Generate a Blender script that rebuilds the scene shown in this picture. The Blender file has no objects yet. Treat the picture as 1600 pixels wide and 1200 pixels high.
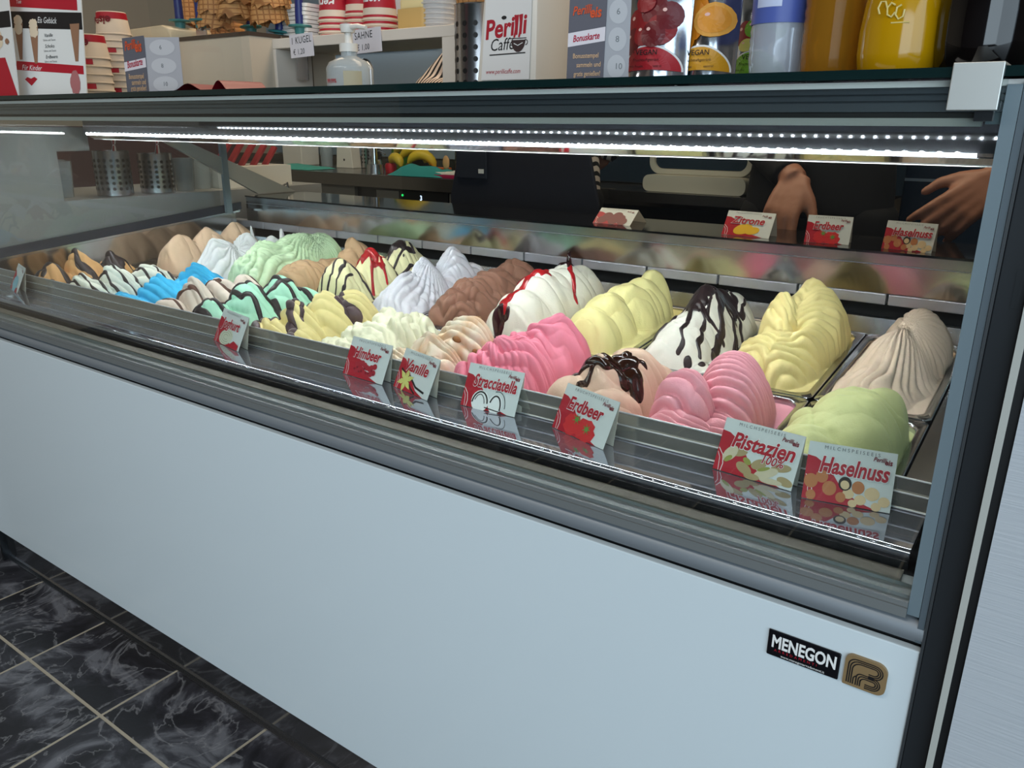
import bpy, bmesh, math, random
import numpy as np
from mathutils import Vector, Matrix
R_ = math.radians
SC = bpy.context.scene
COL = SC.collection

# ------------------------------------------------------------------ camera, sky, light, exposure
CAMP = np.array([0.28688581, -1.20786445, 1.11528861]); FPX = 1231.59
_p, _r, _y = -0.31799581, -0.00745193, 0.61538517
def _rot(rx, ry, rz):
    cx, sx, cy, sy, cz, sz = math.cos(rx), math.sin(rx), math.cos(ry), math.sin(ry), math.cos(rz), math.sin(rz)
    return np.array([[cz, -sz, 0], [sz, cz, 0], [0, 0, 1]]) @ np.array([[1, 0, 0], [0, cx, -sx], [0, sx, cx]]) @ np.array([[cy, 0, sy], [0, 1, 0], [-sy, 0, cy]])
RC = _rot(_p, _r, _y)
cam = bpy.data.objects.new('camera', bpy.data.cameras.new('camera')); COL.objects.link(cam)
cam.data.sensor_width = 36; cam.data.lens = FPX / 1600 * 36; cam.data.clip_start = 0.02
cam.matrix_world = Matrix([[RC[0, 0], RC[0, 2], -RC[0, 1], CAMP[0]], [RC[1, 0], RC[1, 2], -RC[1, 1], CAMP[1]],
                           [RC[2, 0], RC[2, 2], -RC[2, 1], CAMP[2]], [0, 0, 0, 1]])
SC.camera = cam
def on(px, py, ax, v):
    """a point of the photograph -> the place where its line of sight meets the plane ax = v"""
    d = RC @ np.array([(px - 800) / FPX, 1, -(py - 600) / FPX]); i = 'xyz'.index(ax)
    return Vector(CAMP + d * ((v - CAMP[i]) / d[i]))

W = bpy.data.worlds.new('sky'); SC.world = W; W.use_nodes = True
W.node_tree.nodes['Background'].inputs[0].default_value = (0.62, 0.80, 1.0, 1)
W.node_tree.nodes['Background'].inputs[1].default_value = 1.0
def area(name, loc, rot, sx, sy, power, col, spread=180):
    l = bpy.data.lights.new(name, 'AREA'); l.shape = 'RECTANGLE'; l.size = sx; l.size_y = sy; l.energy = power; l.color = col; l.spread = R_(spread)
    o = bpy.data.objects.new(name, l); COL.objects.link(o); o.location = loc; o.rotation_euler = [R_(a) for a in rot]
    return o
DAY = area('daylight', (1.75, -4.5, 1.5), (90, 0, 8), 2.2, 2.3, 60, (0.74, 0.90, 1.0))
DAY2 = area('side_daylight', (2.55, -2.6, 1.5), (90, 0, 90), 2.6, 2.2, 42, (0.74, 0.90, 1.0))
WARM = area('ceiling_lamp_light', (-0.8, 0.45, 2.62), (0, 0, 0), 3.6, 0.5, 42, (1.0, 0.80, 0.58))
FILL = area('shop_fill_light', (-1.2, -2.2, 2.62), (0, 0, 0), 2.8, 0.6, 36, (1.0, 0.93, 0.86))  # added fill light that lifts the floor and ceiling, no known lamp there
LED_POWER = 100.0
SC.view_settings.view_transform = 'Standard'; SC.view_settings.look = 'None'
SC.view_settings.exposure = 0.0; SC.view_settings.gamma = 1.0; SC.view_settings.use_curve_mapping = False

# ------------------------------------------------------------------ materials
def lin(c):
    return tuple((x / 12.92 if x <= 0.04045 else ((x + 0.055) / 1.055) ** 2.4) for x in [v / 255 for v in c])
MATS = {}
def mat(name, c=(200, 200, 200), rough=0.5, metal=0.0, spec=0.5, emit=0, coat=0, bump=0, bscale=200, trans=0, ior=1.45, var=0, vscale=8, c2=None, stretch=None, sss=0, alpha=1):
    if name in MATS: return MATS[name]
    m = bpy.data.materials.new(name); m.use_nodes = True; nt = m.node_tree; b = nt.nodes['Principled BSDF']; I = b.inputs
    I['Base Color'].default_value = (*lin(c), 1); I['Roughness'].default_value = rough; I['Metallic'].default_value = metal
    I['Specular IOR Level'].default_value = spec; I['Coat Weight'].default_value = coat; I['Coat Roughness'].default_value = 0.04
    I['Transmission Weight'].default_value = trans; I['IOR'].default_value = ior; I['Alpha'].default_value = alpha
    if sss:
        I['Subsurface Weight'].default_value = sss; I['Subsurface Radius'].default_value = (0.01, 0.007, 0.005); I['Subsurface Scale'].default_value = 0.5
    if emit:
        I['Emission Color'].default_value = (*lin(c), 1); I['Emission Strength'].default_value = emit
    tc = None
    if bump or c2:
        tc = nt.nodes.new('ShaderNodeTexCoord'); mp = nt.nodes.new('ShaderNodeMapping'); nt.links.new(tc.outputs['Object'], mp.inputs[0])
        if stretch: mp.inputs['Scale'].default_value = stretch
    if c2:
        n = nt.nodes.new('ShaderNodeTexNoise'); n.inputs['Scale'].default_value = vscale; n.inputs['Detail'].default_value = 5
        cr = nt.nodes.new('ShaderNodeValToRGB'); cr.color_ramp.elements[0].position = 0.5 - var; cr.color_ramp.elements[1].position = 0.5 + var
        cr.color_ramp.elements[0].color = (*lin(c), 1); cr.color_ramp.elements[1].color = (*lin(c2), 1)
        nt.links.new(mp.outputs[0], n.inputs['Vector']); nt.links.new(n.outputs['Fac'], cr.inputs[0]); nt.links.new(cr.outputs[0], I['Base Color'])
    if bump:
        n = nt.nodes.new('ShaderNodeTexNoise'); n.inputs['Scale'].default_value = bscale; n.inputs['Detail'].default_value = 4
        bp = nt.nodes.new('ShaderNodeBump'); bp.inputs['Strength'].default_value = bump; bp.inputs['Distance'].default_value = 0.002
        nt.links.new(mp.outputs[0], n.inputs['Vector']); nt.links.new(n.outputs['Fac'], bp.inputs['Height']); nt.links.new(bp.outputs[0], I['Normal'])
    MATS[name] = m; return m
def glassmat(name, tint=(0.93, 0.97, 0.96), ior=1.5, gain=1.0):
    if name in MATS: return MATS[name]
    m = bpy.data.materials.new(name); m.use_nodes = True; nt = m.node_tree; nt.nodes.clear()
    o = nt.nodes.new('ShaderNodeOutputMaterial'); mx = nt.nodes.new('ShaderNodeMixShader'); t = nt.nodes.new('ShaderNodeBsdfTransparent'); g = nt.nodes.new('ShaderNodeBsdfGlossy')
    f = nt.nodes.new('ShaderNodeFresnel'); f.inputs['IOR'].default_value = ior; gm = nt.nodes.new('ShaderNodeNewGeometry')   # reflect once, on the face the ray enters by
    m1 = nt.nodes.new('ShaderNodeMath'); m1.operation = 'MULTIPLY_ADD'; m1.inputs[1].default_value = -gain; m1.inputs[2].default_value = gain; nt.links.new(gm.outputs['Backfacing'], m1.inputs[0])
    mu = nt.nodes.new('ShaderNodeMath'); mu.operation = 'MULTIPLY'; mu.use_clamp = True; nt.links.new(m1.outputs[0], mu.inputs[1])
    t.inputs[0].default_value = (*tint, 1); g.inputs['Roughness'].default_value = 0.0
    nt.links.new(f.outputs[0], mu.inputs[0]); nt.links.new(mu.outputs[0], mx.inputs[0]); nt.links.new(t.outputs[0], mx.inputs[1]); nt.links.new(g.outputs[0], mx.inputs[2]); nt.links.new(mx.outputs[0], o.inputs[0])
    MATS[name] = m; return m

MIRROR = mat('polished_steel', (205, 206, 210), 0.06, 1)
SHELFM = mat('shelf_steel', (192, 192, 204), 0.045, 0.88, 0.8)
WALLM = mat('front_wall_steel', (190, 184, 174), 0.12, 0.78, 0.6)
STEEL = mat('satin_steel', (190, 192, 196), 0.22, 1)
BLUR = mat('blurred_steel', (200, 198, 196), 0.13, 1)
PANST = mat('pan_steel', (205, 207, 212), 0.2, 1)
ALU = mat('brushed_aluminium', (140, 147, 153), 0.5, 0.4)
ALUL = mat('light_aluminium', (205, 205, 202), 0.35, 0.9)
GREYP = mat('grey_profile', (118, 134, 142), 0.35, 0.2)
GREYD = mat('grey_profile_dark', (92, 104, 112), 0.35, 0.2)
DARK = mat('dark_glossy', (30, 34, 38), 0.12, 0.0, 0.6)
BLACK = mat('black_gap', (8, 8, 10), 0.5)
BLKST = mat('black_steel', (52, 54, 56), 0.3, 0.85)
WGLASS = mat('white_back_painted_glass', (214, 226, 231), 0.22, 0, 0.5, coat=0.4)
WHITE = mat('white_plastic', (232, 228, 220), 0.35)
PAPER = mat('white_paper', (226, 226, 222), 0.6)
CARD = mat('card_stock', (214, 218, 216), 0.5)
CARDB = bpy.data.materials.new('card_reverse'); CARDB.use_nodes = True
def _cardb():
    nt = CARDB.node_tree; nt.nodes.clear(); o = nt.nodes.new('ShaderNodeOutputMaterial'); mx = nt.nodes.new('ShaderNodeMixShader'); d = nt.nodes.new('ShaderNodeBsdfDiffuse'); t = nt.nodes.new('ShaderNodeBsdfTranslucent')
    for n in (d, t): n.inputs[0].default_value = (*lin((214, 208, 198)), 1)
    mx.inputs[0].default_value = 0.5; nt.links.new(d.outputs[0], mx.inputs[1]); nt.links.new(t.outputs[0], mx.inputs[2]); nt.links.new(mx.outputs[0], o.inputs[0])
_cardb()
RED = mat('print_red', (176, 22, 42), 0.45)
DRED = mat('print_deep_red', (120, 10, 30), 0.45)
INK = mat('print_black', (22, 20, 22), 0.5)
INKG = mat('print_grey', (110, 112, 114), 0.5)
WINK = mat('print_white', (238, 238, 236), 0.5)
GLASS = glassmat('clear_glass', gain=1.5)
GLASSD = glassmat('end_glass', (0.94, 0.95, 0.95), 1.5, 1.6)

# ------------------------------------------------------------------ mesh helpers
class MB:
    def __init__(s): s.v = []; s.f = []; s.m = []
    def add(s, vs, fs, mi=0):
        o = len(s.v); s.v += [tuple(v) for v in vs]; s.f += [tuple(i + o for i in f) for f in fs]; s.m += [mi] * len(fs); return s
    def box(s, x0, x1, y0, y1, z0, z1, mi=0):
        return s.add([(x0, y0, z0), (x1, y0, z0), (x1, y1, z0), (x0, y1, z0), (x0, y0, z1), (x1, y0, z1), (x1, y1, z1), (x0, y1, z1)],
                     [(0, 3, 2, 1), (4, 5, 6, 7), (0, 1, 5, 4), (1, 2, 6, 5), (2, 3, 7, 6), (3, 0, 4, 7)], mi)
    def prism(s, prof, a, b, axis='x', mi=0):
        """extrude a closed outline; axis x: prof=(y,z); y: (x,z); z: (x,y)"""
        n = len(prof); P = {'x': lambda t, p: (t, p[0], p[1]), 'y': lambda t, p: (p[0], t, p[1]), 'z': lambda t, p: (p[0], p[1], t)}[axis]
        vs = [P(a, p) for p in prof] + [P(b, p) for p in prof]
        return s.add(vs, [(i, (i + 1) % n, n + (i + 1) % n, n + i) for i in range(n)] + [tuple(range(n))[::-1], tuple(range(n, 2 * n))], mi)
    def lathe(s, prof, n=28, c=(0, 0), mi=0, ang=(0, 2 * math.pi)):
        full = abs(ang[1] - ang[0] - 2 * math.pi) < 1e-6; k = n if full else n + 1; vs = []
        for r, z in prof:
            for i in range(k):
                a = ang[0] + (ang[1] - ang[0]) * i / n; vs.append((c[0] + r * math.cos(a), c[1] + r * math.sin(a), z))
        fs = []
        for j in range(len(prof) - 1):
            for i in range(n):
                i2 = (i + 1) % k; fs.append((j * k + i, j * k + i2, (j + 1) * k + i2, (j + 1) * k + i))
        return s.add(vs, fs, mi)
    def tube(s, pts, r, n=8, mi=0, cap=True):
        pts = [Vector(p) for p in pts]; rs = r if isinstance(r, (list, tuple)) else [r] * len(pts); vs = []; up = None
        for i, p in enumerate(pts):
            d = (pts[min(i + 1, len(pts) - 1)] - pts[max(i - 1, 0)]).normalized()
            if up is None: up = d.orthogonal().normalized()
            up = (up - d * up.dot(d)).normalized(); w = d.cross(up)
            for k in range(n):
                a = 2 * math.pi * k / n; vs.append(p + (up * math.cos(a) + w * math.sin(a)) * rs[i])
        fs = [(i * n + k, i * n + (k + 1) % n, (i + 1) * n + (k + 1) % n, (i + 1) * n + k) for i in range(len(pts) - 1) for k in range(n)]
        if cap: fs += [tuple(range(n))[::-1], tuple(range((len(pts) - 1) * n, len(pts) * n))]
        return s.add(vs, fs, mi)
    def ball(s, c, r, n=14, m=8, mi=0):
        rx, ry, rz = r if isinstance(r, (tuple, list)) else (r, r, r); vs = [(c[0], c[1], c[2] - rz)]
        for j in range(1, m):
            t = math.pi * j / m
            for i in range(n):
                a = 2 * math.pi * i / n; vs.append((c[0] + rx * math.sin(t) * math.cos(a), c[1] + ry * math.sin(t) * math.sin(a), c[2] - rz * math.cos(t)))
        vs.append((c[0], c[1], c[2] + rz)); fs = []
        for i in range(n):
            fs.append((0, 1 + (i + 1) % n, 1 + i)); fs.append((len(vs) - 1, 1 + (m - 2) * n + i, 1 + (m - 2) * n + (i + 1) % n))
        for j in range(m - 2):
            for i in range(n): fs.append((1 + j * n + i, 1 + j * n + (i + 1) % n, 1 + (j + 1) * n + (i + 1) % n, 1 + (j + 1) * n + i))
        return s.add(vs, fs, mi)
    def poly(s, pts, z=0.0, mi=0): return s.add([(p[0], p[1], z) for p in pts], [tuple(range(len(pts)))], mi)
    def disc(s, c, rx, ry=None, z=0.0, n=18, rot=0, mi=0):
        ry = ry or rx; cr, sr = math.cos(rot), math.sin(rot)
        return s.poly([(c[0] + rx * math.cos(a) * cr - ry * math.sin(a) * sr, c[1] + rx * math.cos(a) * sr + ry * math.sin(a) * cr) for a in [2 * math.pi * i / n for i in range(n)]], z, mi)
    def ribbon(s, pts, w, z=0.0, mi=0):
        n = len(pts); ws = w if isinstance(w, (list, tuple)) else [w] * n; L = []; Rr = []
        for i in range(n):
            a = pts[max(i - 1, 0)]; b = pts[min(i + 1, n - 1)]; d = Vector((b[0] - a[0], b[1] - a[1])).normalized(); q = Vector((-d.y, d.x)) * ws[i] / 2
            L.append((pts[i][0] + q.x, pts[i][1] + q.y, z)); Rr.append((pts[i][0] - q.x, pts[i][1] - q.y, z))
        return s.add(L + Rr, [(n + i, n + i + 1, i + 1, i) for i in range(n - 1)], mi)
    def mesh(s, name, mats, smooth=False, bevel=0, bseg=2):
        me = bpy.data.meshes.new(name); me.from_pydata(s.v, [], s.f)
        for m in (mats if isinstance(mats, (list, tuple)) else [mats]): me.materials.append(m)
        if len(set(s.m)) > 1: me.polygons.foreach_set('material_index', s.m)
        bm = bmesh.new(); bm.from_mesh(me); bmesh.ops.recalc_face_normals(bm, faces=bm.faces)
        if bevel:
            es = [e for e in bm.edges if len(e.link_faces) == 2 and e.calc_face_angle(0) > 0.5]
            bmesh.ops.bevel(bm, geom=es, offset=bevel, segments=bseg, profile=0.5, affect='EDGES', clamp_overlap=True)
        bm.to_mesh(me); bm.free()
        if smooth:
            me.polygons.foreach_set('use_smooth', [True] * len(me.polygons))
            me.set_sharp_from_angle(angle=R_(smooth if smooth is not True else 50))
        return me
def put(name, me, parent=None, loc=(0, 0, 0), rot=(0, 0, 0), label=None, cat=None, group=None, kind=None):
    o = bpy.data.objects.new(name, me); COL.objects.link(o); o.location = loc; o.rotation_euler = [R_(a) for a in rot]
    if parent: o.parent = parent
    if label: o['label'] = label
    if cat: o['category'] = cat
    if group: o['group'] = group
    if kind: o['kind'] = kind
    return o
def obj(name, mb, mats, parent=None, smooth=False, bevel=0, **k): return put(name, mb.mesh(name, mats, smooth, bevel), parent, **k)
def thing(name, label, cat, loc=(0, 0, 0), rot=(0, 0, 0), group=None): return put(name, None, None, loc, rot, label, cat, group)
def copy_tree(o, parent=None, **k):
    c = o.copy(); COL.objects.link(c)
    if parent: c.parent = parent
    for a, v in k.items():
        if a in ('label', 'group'): c[a] = v
        else: setattr(c, a, v)
    for ch in o.children: copy_tree(ch, c)
    return c
def text(parent, body, size, m, loc=(0, 0, 0.0004), rot=(0, 0, 0), shear=0, bold=0, ax='LEFT', sp=1.0, sx=1.0, line=1.0, name='lettering', wrap=None):
    cu = bpy.data.curves.new(name, 'FONT'); cu.body = body; cu.size = size; cu.shear = shear; cu.offset = bold * size; cu.align_x = ax
    cu.space_character = sp; cu.space_line = line; cu.resolution_u = 3; cu.materials.append(m)
    t = bpy.data.objects.new(name, cu); me = bpy.data.meshes.new_from_object(t); bpy.data.objects.remove(t); bpy.data.curves.remove(cu); me.name = name
    if not len(me.materials): me.materials.append(m)
    if wrap:      # bend the line of letters round a cylinder of this radius whose axis stands behind the origin
        for v in me.vertices: a = v.co.x * sx / wrap; v.co = Vector((math.sin(a) * wrap / sx, v.co.y, wrap * (math.cos(a) - 1) + v.co.z))
    o = put(name, me, parent, loc, rot); o.scale = (sx, 1, 1)
    return o
def vnoise(x, y, seed=0):
    xi = np.floor(x).astype(int); yi = np.floor(y).astype(int); xf = x - xi; yf = y - yi
    def h(a, b):
        n = (a * 374761393 + b * 668265263 + seed * 982451653) & 0x7fffffff
        n = ((n ^ (n >> 13)) * 1274126177) & 0x7fffffff
        return ((n ^ (n >> 16)) & 0xffff) / 65535.0
    u = xf * xf * (3 - 2 * xf); w = yf * yf * (3 - 2 * yf)
    return (h(xi, yi) * (1 - u) + h(xi + 1, yi) * u) * (1 - w) + (h(xi, yi + 1) * (1 - u) + h(xi + 1, yi + 1) * u) * w
def grid_mesh(name, P, mats, keep=None):
    nv, nu = P.shape[:2]; idx = np.arange(nv * nu).reshape(nv, nu)
    q = np.stack([idx[:-1, :-1], idx[:-1, 1:], idx[1:, 1:], idx[1:, :-1]], -1).reshape(-1, 4)
    V = P.reshape(-1, 3)
    if keep is not None:
        q = q[keep.reshape(-1)]
        used = np.unique(q); mp = -np.ones(len(V), int); mp[used] = np.arange(len(used)); q = mp[q]; V = V[used]
    me = bpy.data.meshes.new(name)
    me.vertices.add(len(V)); me.vertices.foreach_set('co', V.astype(np.float32).ravel())
    me.loops.add(q.size); me.loops.foreach_set('vertex_index', q.astype(np.int32).ravel())
    me.polygons.add(len(q)); me.polygons.foreach_set('loop_start', np.arange(0, q.size, 4, dtype=np.int32))
    me.polygons.foreach_set('use_smooth', np.ones(len(q), bool))
    me.materials.append(mats); me.update(calc_edges=True); me.validate(); return me

# ================================================================== THE SETTING
P = 0.168; TILT = 0.0873; PZ = 0.7153; CT, ST = math.cos(TILT), math.sin(TILT)
slate = bpy.data.materials.new('slate_tile'); slate.use_nodes = True
def _slate():
    nt = slate.node_tree; b = nt.nodes['Principled BSDF']; tc = nt.nodes.new('ShaderNodeTexCoord'); oi = nt.nodes.new('ShaderNodeObjectInfo')
    ad = nt.nodes.new('ShaderNodeVectorMath'); ad.operation = 'ADD'; sc = nt.nodes.new('ShaderNodeVectorMath'); sc.operation = 'SCALE'; sc.inputs['Scale'].default_value = 9.0
    cb = nt.nodes.new('ShaderNodeCombineXYZ')
    for i in range(3): nt.links.new(oi.outputs['Random'], cb.inputs[i])
    nt.links.new(cb.outputs[0], sc.inputs[0]); nt.links.new(tc.outputs['Object'], ad.inputs[0]); nt.links.new(sc.outputs[0], ad.inputs[1])
    n1 = nt.nodes.new('ShaderNodeTexNoise'); n1.inputs['Scale'].default_value = 7; n1.inputs['Detail'].default_value = 9; n1.inputs['Roughness'].default_value = 0.62; n1.inputs['Distortion'].default_value = 1.1
    n2 = nt.nodes.new('ShaderNodeTexNoise'); n2.inputs['Scale'].default_value = 4.5; n2.inputs['Detail'].default_value = 7; n2.inputs['Distortion'].default_value = 2.4
    r1 = nt.nodes.new('ShaderNodeValToRGB'); e = r1.color_ramp.elements; e[0].position = 0.42; e[0].color = (*lin((36, 36, 40)), 1); e[1].position = 0.62; e[1].color = (*lin((112, 114, 120)), 1)
    x = r1.color_ramp.elements.new(0.52); x.color = (*lin((54, 54, 60)), 1)
    r2 = nt.nodes.new('ShaderNodeValToRGB'); e = r2.color_ramp.elements; e[0].position = 0.485; e[0].color = (0, 0, 0, 1); e[1].position = 0.515; e[1].color = (0, 0, 0, 1); x = r2.color_ramp.elements.new(0.5); x.color = (1, 1, 1, 1)
    mx = nt.nodes.new('ShaderNodeMix'); mx.data_type = 'RGBA'; mx.inputs['B'].default_value = (*lin((146, 147, 150)), 1)
    ml = nt.nodes.new('ShaderNodeMath'); ml.operation = 'MULTIPLY'; ml.inputs[1].default_value = 0.55
    for n in (n1, n2): nt.links.new(ad.outputs[0], n.inputs['Vector'])
    nt.links.new(n1.outputs['Fac'], r1.inputs[0]); nt.links.new(n2.outputs['Fac'], r2.inputs[0]); nt.links.new(r1.outputs[0], mx.inputs['A']); nt.links.new(r2.outputs[0], ml.inputs[0]); nt.links.new(ml.outputs[0], mx.inputs['Factor'])
    nt.links.new(mx.outputs['Result'], b.inputs['Base Color']); b.inputs['Roughness'].default_value = 0.38
    bp = nt.nodes.new('ShaderNodeBump'); bp.inputs['Strength'].default_value = 0.25; bp.inputs['Distance'].default_value = 0.003; nt.links.new(n1.outputs['Fac'], bp.inputs['Height']); nt.links.new(bp.outputs[0], b.inputs['Normal'])
_slate()
GROUT = mat('beige_grout', (176, 168, 150), 0.8)
FLOORM = mat('dark_floor', (44, 44, 48), 0.4, c2=(70, 71, 75), var=0.12, vscale=5)
fl = obj('floor', MB().box(-4.2, 2.6, -4.6, 2.3, -0.05, -0.0012), GROUT, kind='structure')
TS = 0.2945; tme = MB().box(-TS / 2 + 0.0032, TS / 2 - 0.0032, -TS / 2 + 0.0032, TS / 2 - 0.0032, -0.012, 0).mesh('tile', slate, bevel=0.0012)
for i in range(-8, 7):
    for j in range(-8, 7):
        put('tile', tme, fl, (-1.4032 + TS * (i + 0.5), -0.635 + TS * (j + 0.5), 0))
fo = MB()
x0, x1, y0, y1 = -1.4032 - 8 * TS, -1.4032 + 7 * TS, -0.635 - 8 * TS, -0.635 + 7 * TS
fo.box(-4.2, x0, -4.6, 2.3, -0.0012, 0); fo.box(x1, 2.6, -4.6, 2.3, -0.0012, 0); fo.box(x0, x1, -4.6, y0, -0.0012, 0); fo.box(x0, x1, y1, 2.3, -0.0012, 0)
obj('paving', fo, FLOORM, fl)
BEIGE = mat('beige_wall', (176, 164, 146), 0.7); BLUEG = mat('blue_grey_wall', (128, 146, 160), 0.6); DWALL = mat('grey_wall', (96, 100, 106), 0.7)
obj('wall_back', MB().box(-4.2, 2.6, 1.95, 2.05, 0, 2.7), BEIGE, kind='structure')
obj('wall_left', MB().box(-4.3, -4.2, -4.6, 2.05, 0, 2.7), BEIGE, kind='structure')
wr = MB().box(2.6, 2.7, -1.2, 2.05, 0, 2.7); wr.box(2.6, 2.7, -4.6, -1.2, 0, 0.35); wr.box(2.6, 2.7, -4.6, -1.2, 2.6, 2.7)
obj('wall_right', wr, DWALL, kind='structure')
obj('ceiling', MB().box(-4.3, 2.7, -4.6, 2.05, 2.7, 2.8), mat('ceiling_paint', (120, 118, 114), 0.8), kind='structure')
wf = MB().box(-4.3, 0.62, -4.7, -4.6, 0, 2.7); wf.box(0.62, 2.7, -4.7, -4.6, 0, 0.3); wf.box(0.62, 2.7, -4.7, -4.6, 2.6, 2.7)
obj('wall_front', wf, DWALL, kind='structure')

# ================================================================== THE DISPLAY CASE
XL, XR = -1.93, 0.222
case = thing('display_case', 'long white-fronted refrigerated ice cream display case with a straight glass front', 'display case', (0, 0, 0))
def part(name, mb, m, smooth=False, bevel=0, **k): return obj(name, mb, m, case, smooth, bevel, **k)
# front
part('front_panel', MB().box(-1.95, 0.2425, -0.505, -0.495, 0.130, 0.6662), WGLASS, bevel=0.0012)
part('panel_gap', MB().box(-1.95, 0.243, -0.494, -0.470, 0.128, 0.6694), BLACK)
prof = [(-0.47, 0.6695)] + [(-0.487 - 0.020 * math.sin(t) ** 0.7, 0.6833 - 0.0138 * math.cos(t)) for t in [math.pi * i / 12 for i in range(13)]]
prof += [(-0.47, 0.6975)]
part('aluminium_profile', MB().prism(prof, -1.95, 0.243), ALU, 40)
ch = [(-0.509, 0.6980), (-0.509, 0.7075), (-0.507, 0.7075), (-0.507, 0.7125), (-0.500, 0.7125), (-0.500, 0.716), (-0.486, 0.716), (-0.486, 0.7195), (-0.470, 0.7195), (-0.470, 0.6980)]
part('glass_channel', MB().prism(ch, -1.95, 0.226), mat('channel_grey', (116, 120, 120), 0.5, 0.15, 0.4))
part('rubber_seal', MB().box(-1.93, 0.214, -0.4855, -0.466, 0.7196, 0.7215), mat('brown_rubber', (92, 86, 76), 0.6))
part('lower_shroud', MB().box(-1.93, 0.215, -0.462, -0.45, 0.55, 0.728), BLACK)
# kick plate
KP = mat('kick_steel', (150, 152, 156), 0.1, 0.95)
part('kick_plate', MB().box(-1.885, 0.24, -0.462, -0.45, 0.003, 0.128), KP)
part('kick_bead', MB().prism([(-0.462, 0.0005), (-0.470, 0.0005), (-0.470, 0.004), (-0.462, 0.007)], -1.885, 0.24), STEEL)
part('leg', MB().box(-1.895, -1.885, -0.478, -0.44, 0.0, 0.128), BLKST)
part('body_shell', MB().box(-1.945, 0.2425, -0.4495, 0.62, 0.1, 0.54), mat('case_grey', (150, 154, 156), 0.4))
# label shelf and front wall
lp = [(-0.449, 0.7365)] + [(-0.4505 - 0.0055 * math.sin(t), 0.731 + 0.0055 * math.cos(t)) for t in [math.pi * i / 8 for i in range(9)]] + [(-0.44, 0.7255), (-0.3605, 0.731), (-0.3605, 0.7355)]
part('label_shelf', MB().prism(lp, XL, 0.215), SHELFM, 60)
part('front_wall', MB().prism([(-0.3655, 0.7345), (-0.3655, 0.7545), (-0.3640, 0.7555), (-0.3640, 0.7705), (-0.3620, 0.7715), (-0.3595, 0.7705), (-0.3595, 0.66), (-0.3625, 0.66)], XL, 0.215), WALLM, bevel=0.0007)
for yb_, zb_ in ((-0.3660, 0.7372), (-0.3658, 0.7550), (-0.3642, 0.7712)):
    part('bend_glint_bead', MB().tube([(XL, yb_, zb_), (0.215, yb_, zb_)], 0.0011, 8), mat('glint_bead_steel', (226, 226, 228), 0.28, 0.7), True)  # beads added along the wall's bends to catch bright highlight lines
# pan deck flanges (tilted with the pans)
def tz(y, h=0.0): return PZ + y * math.tan(TILT) + h
def deck(name, xa, xb, ya, yb, th=0.003, dz=-0.003, m=STEEL):
    part(name, MB().prism([(ya, tz(ya, dz)), (yb, tz(yb, dz)), (yb, tz(yb, dz - th)), (ya, tz(ya, dz - th))], xa, xb), m)
deck('side_flange', 0.1690, 0.222, -0.362, 0.366)
deck('side_flange', -1.93, -1.849, -0.362, 0.366)
deck('tub_floor', -1.9, 0.2, -0.36, 0.36, 0.004, -0.12, BLKST)
part('side_mirror', MB().prism([(-0.362, tz(-0.362, -0.01)), (0.36, tz(0.36, -0.01)), (0.36, tz(0.36, 0.096)), (-0.362, tz(-0.362, 0.096))], -1.904, -1.900), BLUR)
part('side_trim', MB().prism([(-0.40, tz(-0.40, 0.097)), (0.375, tz(0.375, 0.097)), (0.375, tz(0.375, 0.103)), (-0.40, tz(-0.40, 0.103))], -1.912, -1.897), STEEL)
part('side_seal', MB().prism([(-0.45, tz(-0.45, 0.103)), (0.39, tz(0.39, 0.103)), (0.39, tz(0.39, 0.125)), (-0.45, tz(-0.45, 0.125))], -1.916, -1.908), mat('navy_rubber', (28, 34, 46), 0.4))
# rear structure
part('rear_upstand', MB().prism([(0.366, 0.742), (0.374, 0.742), (0.382, 0.774), (0.374, 0.774)], -1.9, 0.222), STEEL)
part('air_duct', MB().box(-1.905, 0.222, 0.43, 0.45, 0.74, 0.83), BLACK)
part('duct_floor', MB().box(-1.905, 0.222, 0.376, 0.43, 0.755, 0.765), BLACK)
LSTEEL = mat('pale_steel', (196, 198, 208), 0.35, 0.6)
seg = MB().box(-0.0815, 0.0815, 0.400, 0.43, 0.7945, 0.8155).mesh('duct_lip', LSTEEL, bevel=0.002)
for k in range(-1, 12): put('duct_lip', seg, case, (0.0175 - 0.0835 - (k - 0) * 0.167, 0, 0))
part('rear_mirror', MB().prism([(0.402, 0.8165), (0.4025, 0.8690), (0.412, 0.8690), (0.412, 0.8165)], -1.9, 0.222), BLUR)
part('mirror_trim', MB().box(-1.9, 0.222, 0.400, 0.412, 0.8692, 0.8705), LSTEEL)
part('rear_fascia', MB().box(-1.9, 0.222, 0.403, 0.412, 0.8706, 0.8895), STEEL)
part('rear_ledge', MB().box(-1.9, 0.222, 0.4, 0.62, 0.8900, 0.8945), mat('dark_ledge', (70, 70, 74), 0.08, 0.9))
part('rear_shell', MB().box(-1.94, 0.2425, 0.6, 0.62, 0.54, 0.889), BLKST)
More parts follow.
